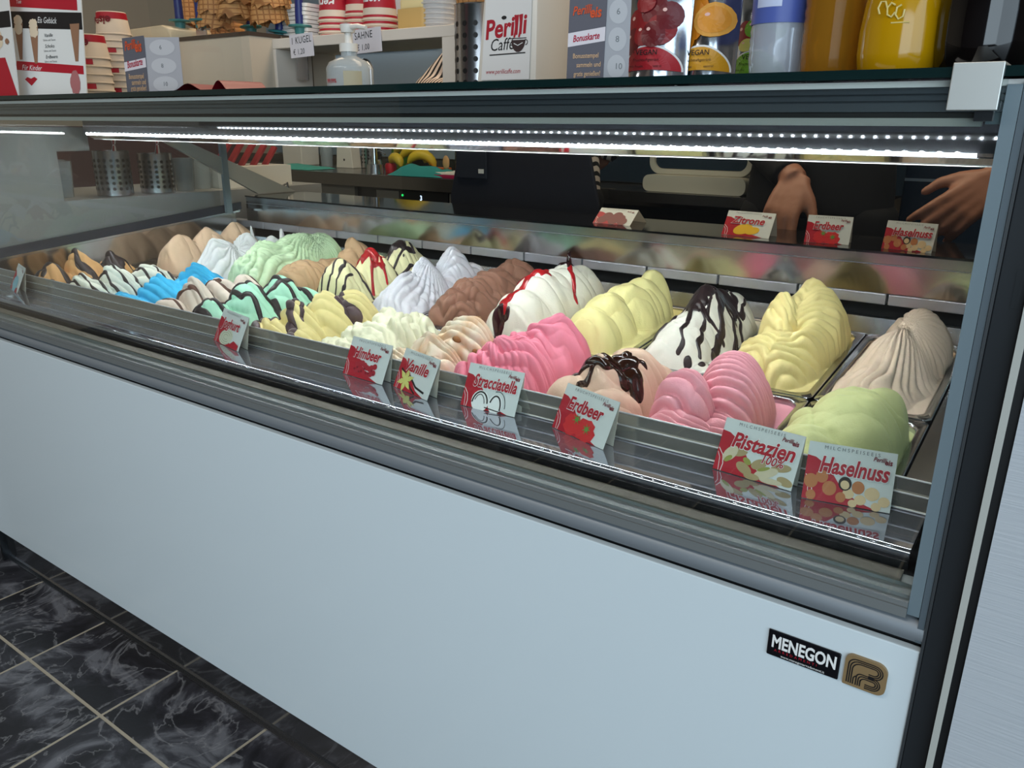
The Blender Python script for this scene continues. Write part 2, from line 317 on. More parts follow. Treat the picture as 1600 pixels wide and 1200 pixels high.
# canopy
rp = [(-0.492, 1.1502), (-0.4985, 1.1485), (-0.4985, 1.1452), (-0.494, 1.1448), (-0.494, 1.1402), (-0.489, 1.1398), (-0.489, 1.1392), (-0.494, 1.1388), (-0.494, 1.1352), (-0.489, 1.1348), (-0.489, 1.1340), (-0.494, 1.1336), (-0.494, 1.1268), (-0.47, 1.1262), (-0.47, 1.1502)]
part('canopy_rail', MB().prism(rp, -1.95, 0.60), mat('rail_steel', (128, 134, 142), 0.22, 0.8))
part('rail_highlight', MB().box(-1.95, 0.6, -0.5006, -0.4986, 1.1446, 1.1492), mat('rail_highlight_white', (232, 230, 224), 0.3))  # white strip put in for the bright highlight along the rail
part('groove_light_block', MB().box(-1.95, 0.213, -0.4945, -0.4700, 1.1224, 1.1262), BLACK)  # black filler added in the gap to block the LED tape's glow
part('rail_strip', MB().box(-1.95, 0.213, -0.4965, -0.486, 1.1163, 1.1223), mat('strip_grey', (150, 150, 146), 0.6))
part('canopy_body', MB().prism([(-0.0855, 1.150), (-0.0870, 1.0865), (-0.078, 1.0805), (-0.060, 1.0725), (0.0, 1.0790), (0.0, 1.150)], -1.89, 0.20), mat('canopy_steel', (92, 94, 100), 0.035, 0.95))
part('canopy_underside', MB().prism([(0.0001, 1.150), (0.0001, 1.0790), (0.30, 1.110), (0.30, 1.150)], -1.89, 0.20), mat('underside_steel', (196, 194, 192), 0.3, 0.8))
part('canopy_reflector', MB().prism([(-0.0795, 1.0805), (-0.0630, 1.0712), (-0.0600, 1.0720), (-0.0770, 1.0815)], -1.89, 0.20), MIRROR)
part('reflector_edge', MB().box(-1.89, 0.20, -0.0640, -0.0610, 1.0700, 1.0711), ALUL)
LEDM = bpy.data.materials.new('led_glow'); LEDM.use_nodes = True; _b = LEDM.node_tree.nodes['Principled BSDF']
_b.inputs['Emission Color'].default_value = (0.97, 0.98, 1.0, 1); _b.inputs['Emission Strength'].default_value = LED_POWER
LEDD = mat('led_dot', (255, 255, 255), 0.5, emit=60)
led = part('led_strip', MB().box(-1.865, 0.172, -0.0935, -0.0865, 1.0818, 1.0858), LEDM)
lm = MB().ball((0, 0, 0), (0.003, 0.0022, 0.0028), 8, 5).mesh('led', LEDD, True)
for k in range(104): put('led', lm, led, (-1.862 + k * 0.01955, -0.0935, 1.0852))
led2 = part('led_strip', MB().box(-1.86, 0.17, -0.4780, -0.4700, 1.1190, 1.1205), mat('strip_tape', (225, 225, 215), 0.5))
LEDE = mat('led_dot_front', (250, 252, 255), 0.5, emit=170)
lm2 = MB().ball((0, 0, 0), (0.0020, 0.0022, 0.0012), 8, 5).mesh('led', LEDE, True)
for k in range(102): put('led', lm2, led2, (-1.855 + k * 0.0199, -0.474, 1.1180))
# glass
part('front_glass', MB().box(-1.95, 0.2262, -0.5045, -0.4985, 0.712, 1.1500), GLASS)
part('top_glass', MB().box(-1.99, 0.62, -0.512, 0.36, 1.1506, 1.1578), mat('counter_glass', (10, 34, 34), 0.06, 0, 0.7))
part('end_glass', MB().box(-1.935, -1.929, -0.49, 0.33, tz(-0.45, 0.09), 1.12), GLASSD)
part('end_glass', MB().box(0.2262, 0.2362, -0.505, 0.36, 0.70, 1.1455), GREYP)
part('side_trim', MB().box(0.2450, 0.2646, -0.5065, -0.49, 0.004, 1.147), mat('black_trim', (44, 48, 52), 0.28, 0.2), bevel=0.0008)
part('corner_strip', MB().box(0.2366, 0.2420, -0.5055, -0.49, 0.675, 1.147), GREYD)
part('end_panel', MB().box(0.2424, 0.2448, -0.507, 0.62, 0.09, 1.147), mat('black_side', (66, 70, 73), 0.4, 0.3))
part('corner_post', MB().box(-1.905, -1.893, 0.325, 0.345, tz(0.33, 0.10), 1.10), GREYP)
part('rear_arm', MB().prism([(0.10, 1.085), (0.16, 1.085), (0.60, 0.897), (0.45, 0.897)], -1.91, -1.895), mat('arm_steel', (176, 178, 172), 0.4, 0.4))
part('glass_clamp', MB().prism([(-0.516, 1.1605), (-0.5165, 1.1275), (-0.5115, 1.1275), (-0.5135, 1.1585), (-0.45, 1.1585), (-0.45, 1.1605)], 0.1905, 0.2235), mat('clamp_steel', (206, 208, 204), 0.4, 0.7), bevel=0.0006)
part('clamp_screw', MB().box(0.209, 0.221, -0.51, -0.4995, 1.120, 1.127), BLKST)
part('end_bracket', MB().prism([(-0.49, 1.147), (-0.49, 1.118), (-0.47, 1.118), (-0.45, 1.147)], 0.215, 0.226), GREYP)
# badges on the front panel
bd = part('maker_badge', MB().box(0.1095, 0.179, -0.5075, -0.5052, 0.6078, 0.6372), mat('badge_black', (12, 12, 18), 0.15), bevel=0.003, label='black rectangular maker badge with white block lettering')
text(bd, 'MENEGON', 0.0195, WINK, (0.1135, -0.5077, 0.6188), (90, 0, 0), bold=0.03, sx=0.655)
text(bd, 'ARREDAMENTI', 0.0040, RED, (0.117, -0.5077, 0.6143), (90, 0, 0), sp=1.75)
text(bd, 'www.menegonarredamenti.it', 0.0036, WINK, (0.124, -0.5077, 0.6098), (90, 0, 0))
BR = mat('bronze', (158, 132, 94), 0.4, 0.35)
def rrect(x0, x1, y0, y1, r, n=6):
    out = []
    for cx, cy, a0, rr in ((x1 - r[1], y0 + r[1], -90, r[1]), (x1 - r[2], y1 - r[2], 0, r[2]), (x0 + r[3], y1 - r[3], 90, r[3]), (x0 + r[0], y0 + r[0], 180, r[0])):
        for i in range(n + 1):
            a = R_(a0 + 90 * i / n); out.append((cx + rr * math.cos(a), cy + rr * math.sin(a)))
    return out
eb = part('emblem_badge', MB().prism(rrect(0.1832, 0.2208, 0.6080, 0.6418, (0.001, 0.008, 0.010, 0.007)), -0.5085, -0.5052, 'y'), BR, 40, label='bronze badge with a letter built from parallel black lines')
em = MB()
def stroke(pts, w=0.0011): em.ribbon(pts, w, 0)
for k in range(4):
    d = 0.0019 * k; x = 0.1868 + d; top = 0.6385 - d
    stroke([(x, 0.6112)] + [(x + 0.007 - 0.007 * math.cos(a), top - 0.007 + 0.007 * math.sin(a)) for a in [R_(90) * i / 5 for i in range(6)]] + [(0.2085, top)] + [(0.2095 + (0.0075 - d) * math.sin(a), 0.6310 + (0.0075 - d) * math.cos(a)) for a in [R_(180) * i / 8 for i in range(9)]][1:] + [(0.205, 0.6235 + d)] if k < 3 else [(x, 0.6112), (x, 0.6185), (x + 0.002, 0.621)])
for k in range(3):
    d = 0.0019 * k
    stroke([(0.1950 + d, 0.6112), (0.1950 + d, 0.618)] + [(0.1990 + d - 0.004 * math.cos(a), 0.6205 + 0.004 * math.sin(a) - d) for a in [R_(90) * i / 4 for i in range(5)]] + [(0.2095 + (0.0065 - d) * math.sin(a), 0.6178 + (0.0065 - d) * math.cos(a)) for a in [R_(180) * i / 8 for i in range(9)]] + [(0.203, 0.6113 + d)])
e2 = MB(); e2.v = [(a, -0.5088, b) for a, b, _ in em.v]; e2.f = em.f; e2.m = em.m
obj('emblem', e2, INK, eb)

# ================================================================== PANS AND ICE CREAM
def rr2(hx, y0, y1, r, n=5): return rrect(-hx, hx, y0, y1, (r,) * 4, n)
def pan_mesh():
    m = MB(); loops = [(0.0820, 0.0015, 0.3585, 0.010, -0.006), (0.0825, 0.001, 0.359, 0.011, -0.0012), (0.0815, 0.002, 0.358, 0.011, 0.0), (0.0725, 0.0135, 0.3465, 0.022, 0.0), (0.0712, 0.015, 0.345, 0.022, -0.0012), (0.0705, 0.016, 0.344, 0.022, -0.006), (0.068, 0.02, 0.34, 0.022, -0.075)]
    n = None
    for hx, a, b, r, z in loops:
        L = rr2(hx, a, b, r); n = len(L); m.v += [(p[0], p[1], z) for p in L]
    for j in range(len(loops) - 1):
        for i in range(n): m.f.append((j * n + i, j * n + (i + 1) % n, (j + 1) * n + (i + 1) % n, (j + 1) * n + i)); m.m.append(0)
    m.f.append(tuple(range((len(loops) - 1) * n, len(loops) * n))); m.m.append(0)
    return m.mesh('gelato_pan', PANST, 45)
PAN = pan_mesh()
def segdist(X, Y, pts):
    d = np.full(X.shape, 9.0)
    for (y0, x0), (y1, x1) in zip(pts[:-1], pts[1:]):
        dx, dy = x1 - x0, y1 - y0; L = dx * dx + dy * dy + 1e-12
        t = np.clip(((X - x0) * dx + (Y - y0) * dy) / L, 0, 1); d = np.minimum(d, np.hypot(X - x0 - t * dx, Y - y0 - t * dy))
    return d
def mound(lumps, folds=(), noise=0.0015, seed=0, fill=-0.012, k=0.0, nu=132, nv=262, hx=0.0765, y0=0.010, y1=0.350, warp=0.006, crest=0.0):
    U, Vv = np.meshgrid(np.linspace(-hx, hx, nu), np.linspace(y0, y1, nv)); X, Y = U.copy(), Vv.copy()
    wx = X + warp * (vnoise(X * 28 + 3, Y * 28, seed) - 0.5) * 2; wy = Y + warp * (vnoise(X * 28, Y * 28 + 9, seed + 1) - 0.5) * 2
    H = np.full(X.shape, fill) + 0.006 * (vnoise(X * 40, Y * 40, seed + 5) - 0.5)
    for l in lumps:
        ly, lx, ry, rx, h = l[:5]; a = R_(l[5]) if len(l) > 5 else 0; pw = l[6] if len(l) > 6 else 0.75
        dx, dy = wx - lx, wy - ly; ex = dx * math.cos(a) + dy * math.sin(a); ey = -dx * math.sin(a) + dy * math.cos(a)
        d2 = (ex / rx) ** 2 + (ey / ry) ** 2
        g = (h - fill) * (np.clip(1 - d2, 0, None) ** pw if pw > 0 else np.clip(1 - (np.sqrt(d2 + 0.05) - 0.224) / 0.801, 0, None) ** (-pw)) + fill
        if k > 0:
            hh = np.clip(0.5 + 0.5 * (H - g) / k, 0, 1); H = g * (1 - hh) + H * hh + k * hh * (1 - hh)
        else: H = np.maximum(H, g)
    if crest: H = fill + (H - fill) * (1 + crest * (vnoise(X * 38, Y * 55, seed + 31) - 0.5) * np.clip((H - fill) / 0.06, 0, 1))
    # clear of the pan walls below the rim, a little over it above
    ramp = np.clip(np.minimum(np.minimum((Y - y0) / 0.016, (y1 - Y) / 0.016), (hx - np.abs(X)) / 0.010), 0, 1) ** 0.5
    H = np.where(H > fill, fill + (H - fill) * ramp, H)
    X = np.where((np.abs(X) > 0.0690) & (H < 0.003), np.sign(X) * 0.0690, X)
    dyy, dxx = np.gradient(H, Vv[1, 0] - Vv[0, 0], U[0, 1] - U[0, 0])
    N = np.stack([-dxx, -dyy, np.ones_like(H)], -1); N /= np.linalg.norm(N, axis=-1, keepdims=True)
    disp = np.zeros_like(H); w = np.clip((H - fill - 0.004) / 0.02, 0, 1)
    for f in folds:
        if f[0] == 'lin':
            _, ang, lam, amp, wv, sd = f[:6]; a = R_(ang)
            q = (X * math.cos(a) + Y * math.sin(a)) / lam + wv * (vnoise(X * 22, Y * 22, sd) - 0.5) * 2 + 0.25 * (vnoise(X * 70, Y * 70, sd + 3) - 0.5)
        elif f[0] == 'drape':     # ribs running down both flanks from the ridge
            _, shear, lam, amp, wv, sd = f[:6]
            q = (Y - shear * np.abs(X) + 0.011 * (vnoise(Y * 34 + 2, Y * 0 + X * 6, sd) - 0.5) * 2) / lam + wv * (vnoise(X * 20, Y * 20, sd + 1) - 0.5) * 2
        else:
            _, fy, fx, n, amp, sd = f[:6]; q = np.arctan2(X - fx, Y - fy) / (2 * math.pi) * n + 0.9 * (vnoise(X * 24, Y * 24, sd) - 0.5) * 2
        loc = 0.45 + 0.55 * np.clip(1.6 * vnoise(X * 16 + 5, Y * 16, sd + 7) - 0.2, 0, 1)
        disp += amp * loc * 1.7 * (np.abs(np.sin(math.pi * q)) ** 0.75 - 0.66)
    disp += noise * ((vnoise(X * 60, Y * 60, seed + 11) - 0.5) * 2 + 0.5 * (vnoise(X * 140, Y * 140, seed + 12) - 0.5) * 2)
    Pp = np.stack([X, Y, H], -1) + N * (disp * w)[..., None]
    du = np.gradient(Pp, axis=1); dv = np.gradient(Pp, axis=0); N2 = np.cross(du, dv); N2 /= np.linalg.norm(N2, axis=-1, keepdims=True) + 1e-12
    return Pp, N2, X, Y
def sauce(name, surf, m, parent, lines=(), patches=(), t=0.0026, seed=3, ragged=0.35):
    """lines: (width, [(y,x)...]); patches: (y,x,ry,rx)"""
    Pp, N, X, Y = surf; M = np.full(X.shape, -5.0); nz = (vnoise(X * 90, Y * 90, seed) - 0.5) * 2
    for w, pts in lines: M = np.maximum(M, 1 - segdist(X + 0.003 * (vnoise(X * 45, Y * 45, seed + 2) - 0.5) * 2, Y + 0.003 * (vnoise(X * 45 + 7, Y * 45, seed + 4) - 0.5) * 2, pts) / w + ragged * nz)
    for y, x, ry, rx in patches: M = np.maximum(M, (1 - np.hypot((X - x) / rx, (Y - y) / ry) + 0.55 * nz) * 1.2)
    off = t * np.clip(M, -1.2, 0.6) / 0.6
    off = np.where(off > 0, np.sqrt(np.clip(off / t, 0, 1)) * t, off)
    kq = np.maximum.reduce([M[:-1, :-1], M[:-1, 1:], M[1:, :-1], M[1:, 1:]]) > -0.5
    if not kq.any(): return None
    return put(name, grid_mesh(name, Pp + N * off[..., None], m, kq), parent)
def cream(name, c, c2=None, var=0.2, vscale=14, **k): return mat(name, c, 0.55, 0, 0.3, bump=0.25, bscale=420, c2=c2, var=var, vscale=vscale, **k)
CHOC = mat('dark_chocolate', (48, 36, 38), 0.32, 0, 0.5); SYRUP = mat('brown_syrup', (44, 20, 10), 0.12, 0, 0.6); REDS = mat('cherry_sauce', (176, 30, 36), 0.15, 0, 0.6); CARA = mat('thin_brown_sauce', (96, 60, 50), 0.35)
BLKC = mat('dark_cherry', (46, 12, 18), 0.15, 0, 0.6)
rnd = random.Random(4)
def zig(n, ya, yb, xa, xb, amp, sd):
    r = random.Random(sd); return [(ya + (yb - ya) * i / n + r.uniform(-amp, amp), xa + (xb - xa) * i / n + r.uniform(-amp, amp)) for i in range(n + 1)]
def cross(y, xa=-0.07, xb=0.07, sd=0, amp=0.006, n=7, slant=0.02): return zig(n, y - slant, y + slant, xa, xb, amp, sd)
ICE = {}
GR = 'ice cream mounds in the display case'
def ice(row, col, label, m, pan_label, lumps, folds=(), **k):
    xc = (0.5 - col) * P; yb = 0.0 if row == 'B' else -0.36
    loc = (xc, yb * CT, PZ + yb * ST); rot = (math.degrees(TILT), 0, 0)
    put('gelato_pan', PAN, None, loc, rot, pan_label, 'pan', 'steel pans sunk in the display case')
    s = mound(lumps, folds, seed=col * 7 + (3 if row == 'B' else 50), **k)
    o = put('ice_cream', grid_mesh('ice_cream', s[0], m), None, loc, rot, label, 'ice cream', GR)
    ICE[row, col] = (o, s); return o, s
# ---- rear row, from the right end
ice('B', 0, 'pale beige ice cream mound draped in fine fans, rear row at the right end', cream('beige_cream', (238, 214, 190)), 'steel pan under the pale beige fan-draped ice cream at the right end',
    [(0.25, 0.014, 0.105, 0.060, 0.088, 0, 0.6), (0.165, 0.0, 0.15, 0.064, 0.074, 0, -0.85), (0.08, -0.01, 0.085, 0.066, 0.034, 0, 0.8), (0.17, 0, 0.17, 0.066, 0.012, 0, 0.4)], [('fan', 0.20, 0.0, 42, 0.0042, 5)], k=0.012, noise=0.001)
ice('B', 1, 'tall lemon yellow ice cream mound swept into ragged folds', cream('lemon_cream', (255, 236, 164)), 'steel pan under the tall lemon yellow ice cream',
    [(0.235, 0.010, 0.095, 0.066, 0.106, 15, 0.5), (0.185, -0.028, 0.065, 0.040, 0.104, 10, 0.42), (0.255, 0.0, 0.05, 0.04, 0.116, 0, 0.6), (0.10, -0.004, 0.090, 0.068, 0.064, 0, 0.5), (0.14, 0.035, 0.09, 0.03, 0.07, -10, 0.5), (0.30, 0.022, 0.05, 0.046, 0.06), (0.17, 0, 0.17, 0.068, 0.014, 0, 0.4)], [('drape', 0.9, 0.017, 0.0050, 0.45, 15)], k=0.010, noise=0.0016, crest=0.14)
o, s = ice('B', 2, 'smooth white ice cream mound under a web of dark chocolate drizzle', cream('white_cream', (244, 240, 226)), 'steel pan under the white ice cream with chocolate drizzle',
    [(0.185, 0.004, 0.155, 0.066, 0.102, 0, -0.8), (0.10, -0.006, 0.095, 0.066, 0.062, 0, 0.7), (0.25, 0.012, 0.09, 0.06, 0.076, 0, 0.8), (0.05, 0.045, 0.03, 0.02, 0.006), (0.17, 0, 0.17, 0.067, 0.008, 0, 0.4)], [('lin', 80, 0.05, 0.002, 0.6, 4)], k=0.02, crest=0.10)
sauce('chocolate_drizzle', s, CHOC, o, [(0.0028, zig(9, 0.27, 0.12, -0.045, 0.05, 0.014, 21)), (0.0028, zig(9, 0.26, 0.11, 0.05, -0.05, 0.014, 22)), (0.0024, zig(8, 0.28, 0.17, 0.0, 0.06, 0.012, 23)), (0.0035, zig(6, 0.15, 0.03, -0.01 + 0.0, 0.02, 0.004, 1)), (0.003, zig(6, 0.15, 0.05, 0.01, 0.045, 0.004, 2)), (0.0055, zig(6, 0.16, 0.06, -0.02, -0.05, 0.004, 3)), (0.0055, zig(6, 0.2, 0.09, 0.03, 0.06, 0.004, 4)), (0.003, zig(6, 0.25, 0.2, 0.02, 0.07, 0.004, 5)), (0.0025, zig(6, 0.22, 0.14, 0.04, 0.074, 0.004, 6)), (0.006, zig(6, 0.21, 0.13, -0.03, 0.02, 0.01, 7)), (0.0045, zig(6, 0.26, 0.16, -0.03, 0.04, 0.01, 8)), (0.004, zig(5, 0.24, 0.13, -0.05, -0.015, 0.008, 12))], [(0.165, 0.0, 0.04, 0.03), (0.22, 0.02, 0.035, 0.028)], seed=8)
sauce('chocolate_crumbs', s, CHOC, o, [], [(0.04, 0.055, 0.008, 0.006), (0.03, 0.035, 0.006, 0.006), (0.06, 0.064, 0.009, 0.005)], seed=2)
ice('B', 3, 'pale yellow ice cream piled in four smooth rounded waves', cream('pale_yellow_cream', (248, 236, 166)), 'steel pan under the pale yellow wave-shaped ice cream',
    [(0.060, -0.004, 0.062, 0.058, 0.072, -8, 0.62), (0.115, -0.002, 0.066, 0.060, 0.086, -14, 0.62), (0.185, 0.002, 0.072, 0.060, 0.088, -18, 0.62), (0.245, 0.006, 0.062, 0.056, 0.086, -22, 0.62), (0.29, 0.010, 0.045, 0.045, 0.092, -22, 0.7), (0.18, 0, 0.165, 0.067, 0.016, 0, 0.4)], [('drape', 0.8, 0.06, 0.0035, 0.6, 4)], noise=0.001, fill=-0.004)
o, s = ice('B', 4, 'big smooth white ice cream mound streaked with red cherry sauce', cream('cherry_white_cream', (244, 238, 222)), 'steel pan under the white ice cream streaked with cherry sauce',
    [(0.07, -0.006, 0.085, 0.066, 0.080, -6, 0.6), (0.14, 0.0, 0.092, 0.070, 0.106, -16, 0.6), (0.21, 0.004, 0.085, 0.068, 0.102, -20, 0.6), (0.275, 0.006, 0.07, 0.064, 0.086, -20, 0.6), (0.228, 0.004, 0.015, 0.011, 0.128, 0, -1.0), (0.17, 0, 0.17, 0.067, 0.004, 0, 0.4)], [('drape', 0.7, 0.05, 0.003, 0.8, 8)], noise=0.0008)
sauce('cherry_sauce', s, REDS, o, [(0.0095, [(0.115, -0.016), (0.07, -0.014), (0.035, -0.016), (0.020, -0.018)]), (0.004, [(0.22, 0.02), (0.19, 0.045), (0.17, 0.06)])], [(0.14, -0.008, 0.026, 0.024), (0.13, -0.03, 0.02, 0.016)], t=0.002, seed=5)
sauce('dark_cherries', s, BLKC, o, [(0.004, [(0.235, -0.005), (0.222, 0.012)])], [(0.020, -0.020, 0.011, 0.015), (0.225, 0.008, 0.018, 0.012)], t=0.004, seed=6)
ice('B', 5, 'milk chocolate brown ice cream mound in twisted folds', cream('brown_cream', (150, 108, 90)), 'steel pan under the milk chocolate brown ice cream',
    [(0.06, -0.005, 0.06, 0.060, 0.062, 16, 0.6), (0.115, -0.002, 0.070, 0.062, 0.076, -24, 0.6), (0.185, 0.004, 0.075, 0.062, 0.080, -26, 0.6), (0.265, 0.006, 0.072, 0.060, 0.080, -22, 0.6), (0.10, 0.02, 0.14, 0.036, 0.05, -20, 0.6)], [('drape', 0.7, 0.026, 0.0055, 0.9, 12), ('lin', 35, 0.03, 0.003, 1.0, 14)], crest=0.16, fill=-0.005)
ice('B', 6, 'cool white ice cream mound swept into two draped peaks', cream('cool_white_cream', (232, 229, 236)), 'steel pan under the cool white two-peaked ice cream',
    [(0.095, -0.002, 0.12, 0.070, 0.074, 0, -0.8), (0.16, -0.006, 0.075, 0.058, 0.092, 14, -0.75), (0.245, 0.008, 0.075, 0.058, 0.106, -16, -0.75), (0.30, 0.014, 0.05, 0.05, 0.05), (0.16, 0, 0.16, 0.068, 0.010, 0, 0.4)], [('fan', 0.18, 0.0, 40, 0.004, 7), ('drape', 0.6, 0.02, 0.002, 0.8, 17)], k=0.010, crest=0.10)
o, s = ice('B', 7, 'cream yellow ice cream in three peaks with chocolate stripes and red topping', cream('vanilla_cream', (242, 234, 184)), 'steel pan under the cream yellow striped ice cream with red topping',
    [(0.06, -0.004, 0.078, 0.068, 0.094, 0, -0.7), (0.16, 0.0, 0.078, 0.064, 0.100, 0, -0.72), (0.26, 0.006, 0.082, 0.066, 0.102, 0, -0.72), (0.16, 0, 0.17, 0.067, 0.008, 0, 0.4)], [('lin', 85, 0.03, 0.002, 1.0, 2)], k=0.006, crest=0.10)
sauce('chocolate_stripes', s, CHOC, o, [(0.0022, zig(5, 0.07, 0.005, 0.01 * i, 0.016 * i, 0.003, 30 + i)) for i in (-3.5, -2, -0.5, 1, 2.4)] + [(0.0024, zig(5, 0.2, 0.27, 0.012 * i, 0.02 * i, 0.003, 40 + i)) for i in (-3, -1.5, 0, 1.5, 3)] + [(0.0035, cross(0.08, -0.05, 0.06, 2))], [(0.255, 0.0, 0.024, 0.03)], t=0.002)
sauce('red_topping', s, REDS, o, [(0.0028, [(0.16, -0.01), (0.135, 0.02), (0.11, 0.04)]), (0.0028, [(0.17, 0.02), (0.15, 0.05)]), (0.0024, [(0.15, -0.02), (0.125, -0.035)])], [(0.16, -0.01, 0.03, 0.03)], t=0.003, seed=9)
ice('B', 8, 'caramel tan ice cream mound with a pointed rear peak', cream('tan_cream', (204, 168, 130)), 'steel pan under the caramel tan ice cream beside the pale green one',
    [(0.08, -0.002, 0.088, 0.070, 0.070, 0, 0.55), (0.16, 0.002, 0.10, 0.064, 0.056, 0, 0.6), (0.255, 0.006, 0.075, 0.058, 0.092, -15, -0.7)], [('lin', 60, 0.035, 0.003, 1.0, 22), ('drape', 0.6, 0.04, 0.003, 0.8, 24)], crest=0.12)
ice('B', 9, 'pale apple green ice cream mound combed into many curved ribs', cream('pale_green_cream', (216, 240, 198)), 'steel pan under the pale green ribbed ice cream',
    [(0.10, -0.004, 0.12, 0.074, 0.098, 0, -0.6), (0.20, 0.002, 0.13, 0.072, 0.098, 0, 0.62), (0.28, 0.008, 0.07, 0.066, 0.086, 0, 0.6)], [('fan', 0.26, 0.02, 54, 0.0060, 3), ('drape', 1.0, 0.016, 0.002, 0.5, 5)], k=0.012)
ice('B', 10, 'snow white ice cream mound with small upright tips, between light tan and pale green', cream('snow_cream', (238, 236, 236)), 'steel pan under the snow white ice cream with small tips',
    [(0.085, -0.002, 0.10, 0.072, 0.094, 0, -0.75), (0.165, 0.0, 0.085, 0.066, 0.092, 15, -0.7), (0.255, 0.004, 0.085, 0.066, 0.068, 0, -0.7), (0.195, 0.0, 0.020, 0.013, 0.108, 0, -0.9), (0.285, 0.015, 0.020, 0.013, 0.090, 0, -0.9)], [('fan', 0.12, 0.02, 26, 0.004, 14)], k=0.006, crest=0.12)
ice('B', 11, 'light tan ice cream in smooth broad humps, rear row at the left end', cream('light_tan_cream', (226, 192, 160)), 'steel pan under the light tan humps at the left end of the rear row',
    [(0.08, -0.004, 0.088, 0.070, 0.094, 0, -0.62), (0.165, 0.002, 0.082, 0.068, 0.100, 14, -0.62), (0.26, 0.004, 0.082, 0.066, 0.098, 10, -0.62)], [('lin', 75, 0.06, 0.003, 0.8, 8)], noise=0.001, k=0.004)
# ---- front row, from the right end
ice('F', 0, 'pistachio green ice cream mound smoothed into broad scraped petals', cream('pistachio_cream', (216, 220, 158)), 'steel pan under the pistachio green ice cream',
    [(0.20, 0.006, 0.12, 0.070, 0.088, 0, 0.55), (0.105, -0.016, 0.085, 0.052, 0.070, 24, 0.5), (0.255, 0.026, 0.07, 0.042, 0.074, -14, 0.5), (0.085, 0.032, 0.075, 0.042, 0.050, -24, 0.5), (0.16, -0.036, 0.10, 0.030, 0.064, 12, 0.5), (0.20, 0.044, 0.10, 0.022, 0.056, -10, 0.5), (0.17, 0, 0.165, 0.067, 0.002, 0, 0.4)], [('drape', 0.5, 0.07, 0.0030, 0.5, 19)], k=0.001, noise=0.0012, crest=0.05, warp=0.004)
ice('F', 1, 'rose pink ice cream mound with deep parallel ribs', cream('rose_cream', (250, 172, 184)), 'steel pan under the rose pink ribbed ice cream',
    [(0.065, -0.012, 0.07, 0.060, 0.070, 0, 0.5), (0.125, -0.024, 0.060, 0.046, 0.104, 0, 0.42), (0.215, 0.012, 0.10, 0.056, 0.104, 12, 0.45), (0.12, 0.026, 0.10, 0.044, 0.052, 0, 0.5), (0.16, 0, 0.155, 0.064, 0.004, 0, 0.4)], [('drape', 0.35, 0.0125, 0.0085, 0.55, 31)], k=0.003, noise=0.0012)
o, s = ice('F', 2, 'peach beige ice cream mound topped with glossy brown syrup', cream('peach_cream', (230, 196, 172)), 'steel pan under the peach beige ice cream with syrup',
    [(0.085, -0.016, 0.085, 0.052, 0.080, 18, 0.6), (0.135, 0.004, 0.075, 0.055, 0.100, 0, -0.6), (0.205, 0.014, 0.09, 0.060, 0.088, -12, 0.55), (0.09, 0.026, 0.085, 0.026, 0.066, -26, 0.55), (0.075, 0.044, 0.07, 0.022, 0.05, -28, 0.55), (0.28, 0.02, 0.06, 0.052, 0.04), (0.16, 0, 0.16, 0.066, 0.0, 0, 0.4)], [('drape', 0.6, 0.034, 0.0045, 0.9, 41)], noise=0.001)
sauce('brown_syrup', s, SYRUP, o, [(0.006, [(0.14, -0.03), (0.12, -0.012), (0.13, 0.012), (0.16, 0.015)]), (0.004, [(0.13, 0.0), (0.09, 0.004), (0.06, 0.006)]), (0.006, [(0.19, 0.02), (0.17, 0.036), (0.16, 0.05)])], [(0.13, -0.022, 0.02, 0.018), (0.175, 0.035, 0.022, 0.02), (0.16, 0.008, 0.02, 0.014), (0.05, -0.058, 0.022, 0.014)], t=0.004, seed=12)
ice('F', 3, 'bright pink ice cream mound scraped smooth with a few deep creases', cream('bright_pink_cream', (250, 146, 168)), 'steel pan under the bright pink creased ice cream',
    [(0.10, -0.034, 0.085, 0.036, 0.076, 0, -0.7), (0.165, -0.004, 0.10, 0.066, 0.092, 0, 0.5), (0.25, 0.014, 0.085, 0.056, 0.098, -8, 0.42), (0.05, -0.02, 0.05, 0.05, 0.05, 0, 0.6), (0.30, 0.024, 0.045, 0.042, 0.03), (0.16, 0, 0.16, 0.066, 0.004, 0, 0.4)], [('drape', 0.45, 0.030, 0.0085, 0.7, 51), ('fan', 0.15, -0.03, 30, 0.003, 53)], crest=0.14)
o, s = ice('F', 4, 'cream and peach swirled ice cream in leaf-like folds with nuts', cream('swirl_cream', (240, 226, 204), c2=(226, 192, 156), var=0.12, vscale=26, stretch=(2.2, 0.5, 1)), 'steel pan under the cream and peach swirled ice cream with nuts',
    [(0.085, -0.012, 0.065, 0.056, 0.060, 25, 0.5), (0.15, -0.004, 0.055, 0.060, 0.072, 0, -0.55), (0.225, 0.012, 0.070, 0.056, 0.084, -10, 0.5), (0.10, 0.035, 0.08, 0.036, 0.05), (0.16, 0, 0.16, 0.067, 0.0, 0, 0.4)], [('drape', 0.55, 0.0155, 0.0070, 0.6, 61)], crest=0.15)
nut = MB().ball((0, 0, 0), (0.0085, 0.007, 0.006), 10, 6).mesh('hazelnut', mat('roasted_nut', (142, 96, 54), 0.5), True)
for i, (ny, nx) in enumerate(((0.115, 0.03), (0.185, 0.03), (0.20, 0.058), (0.26, 0.02))):
    a = np.argmin((s[2] - nx) ** 2 + (s[3] - ny) ** 2); q = s[0].reshape(-1, 3)[a]; put('nut', nut, o, (q[0], q[1], q[2] + 0.002), (20 * i, 30, 50 * i))
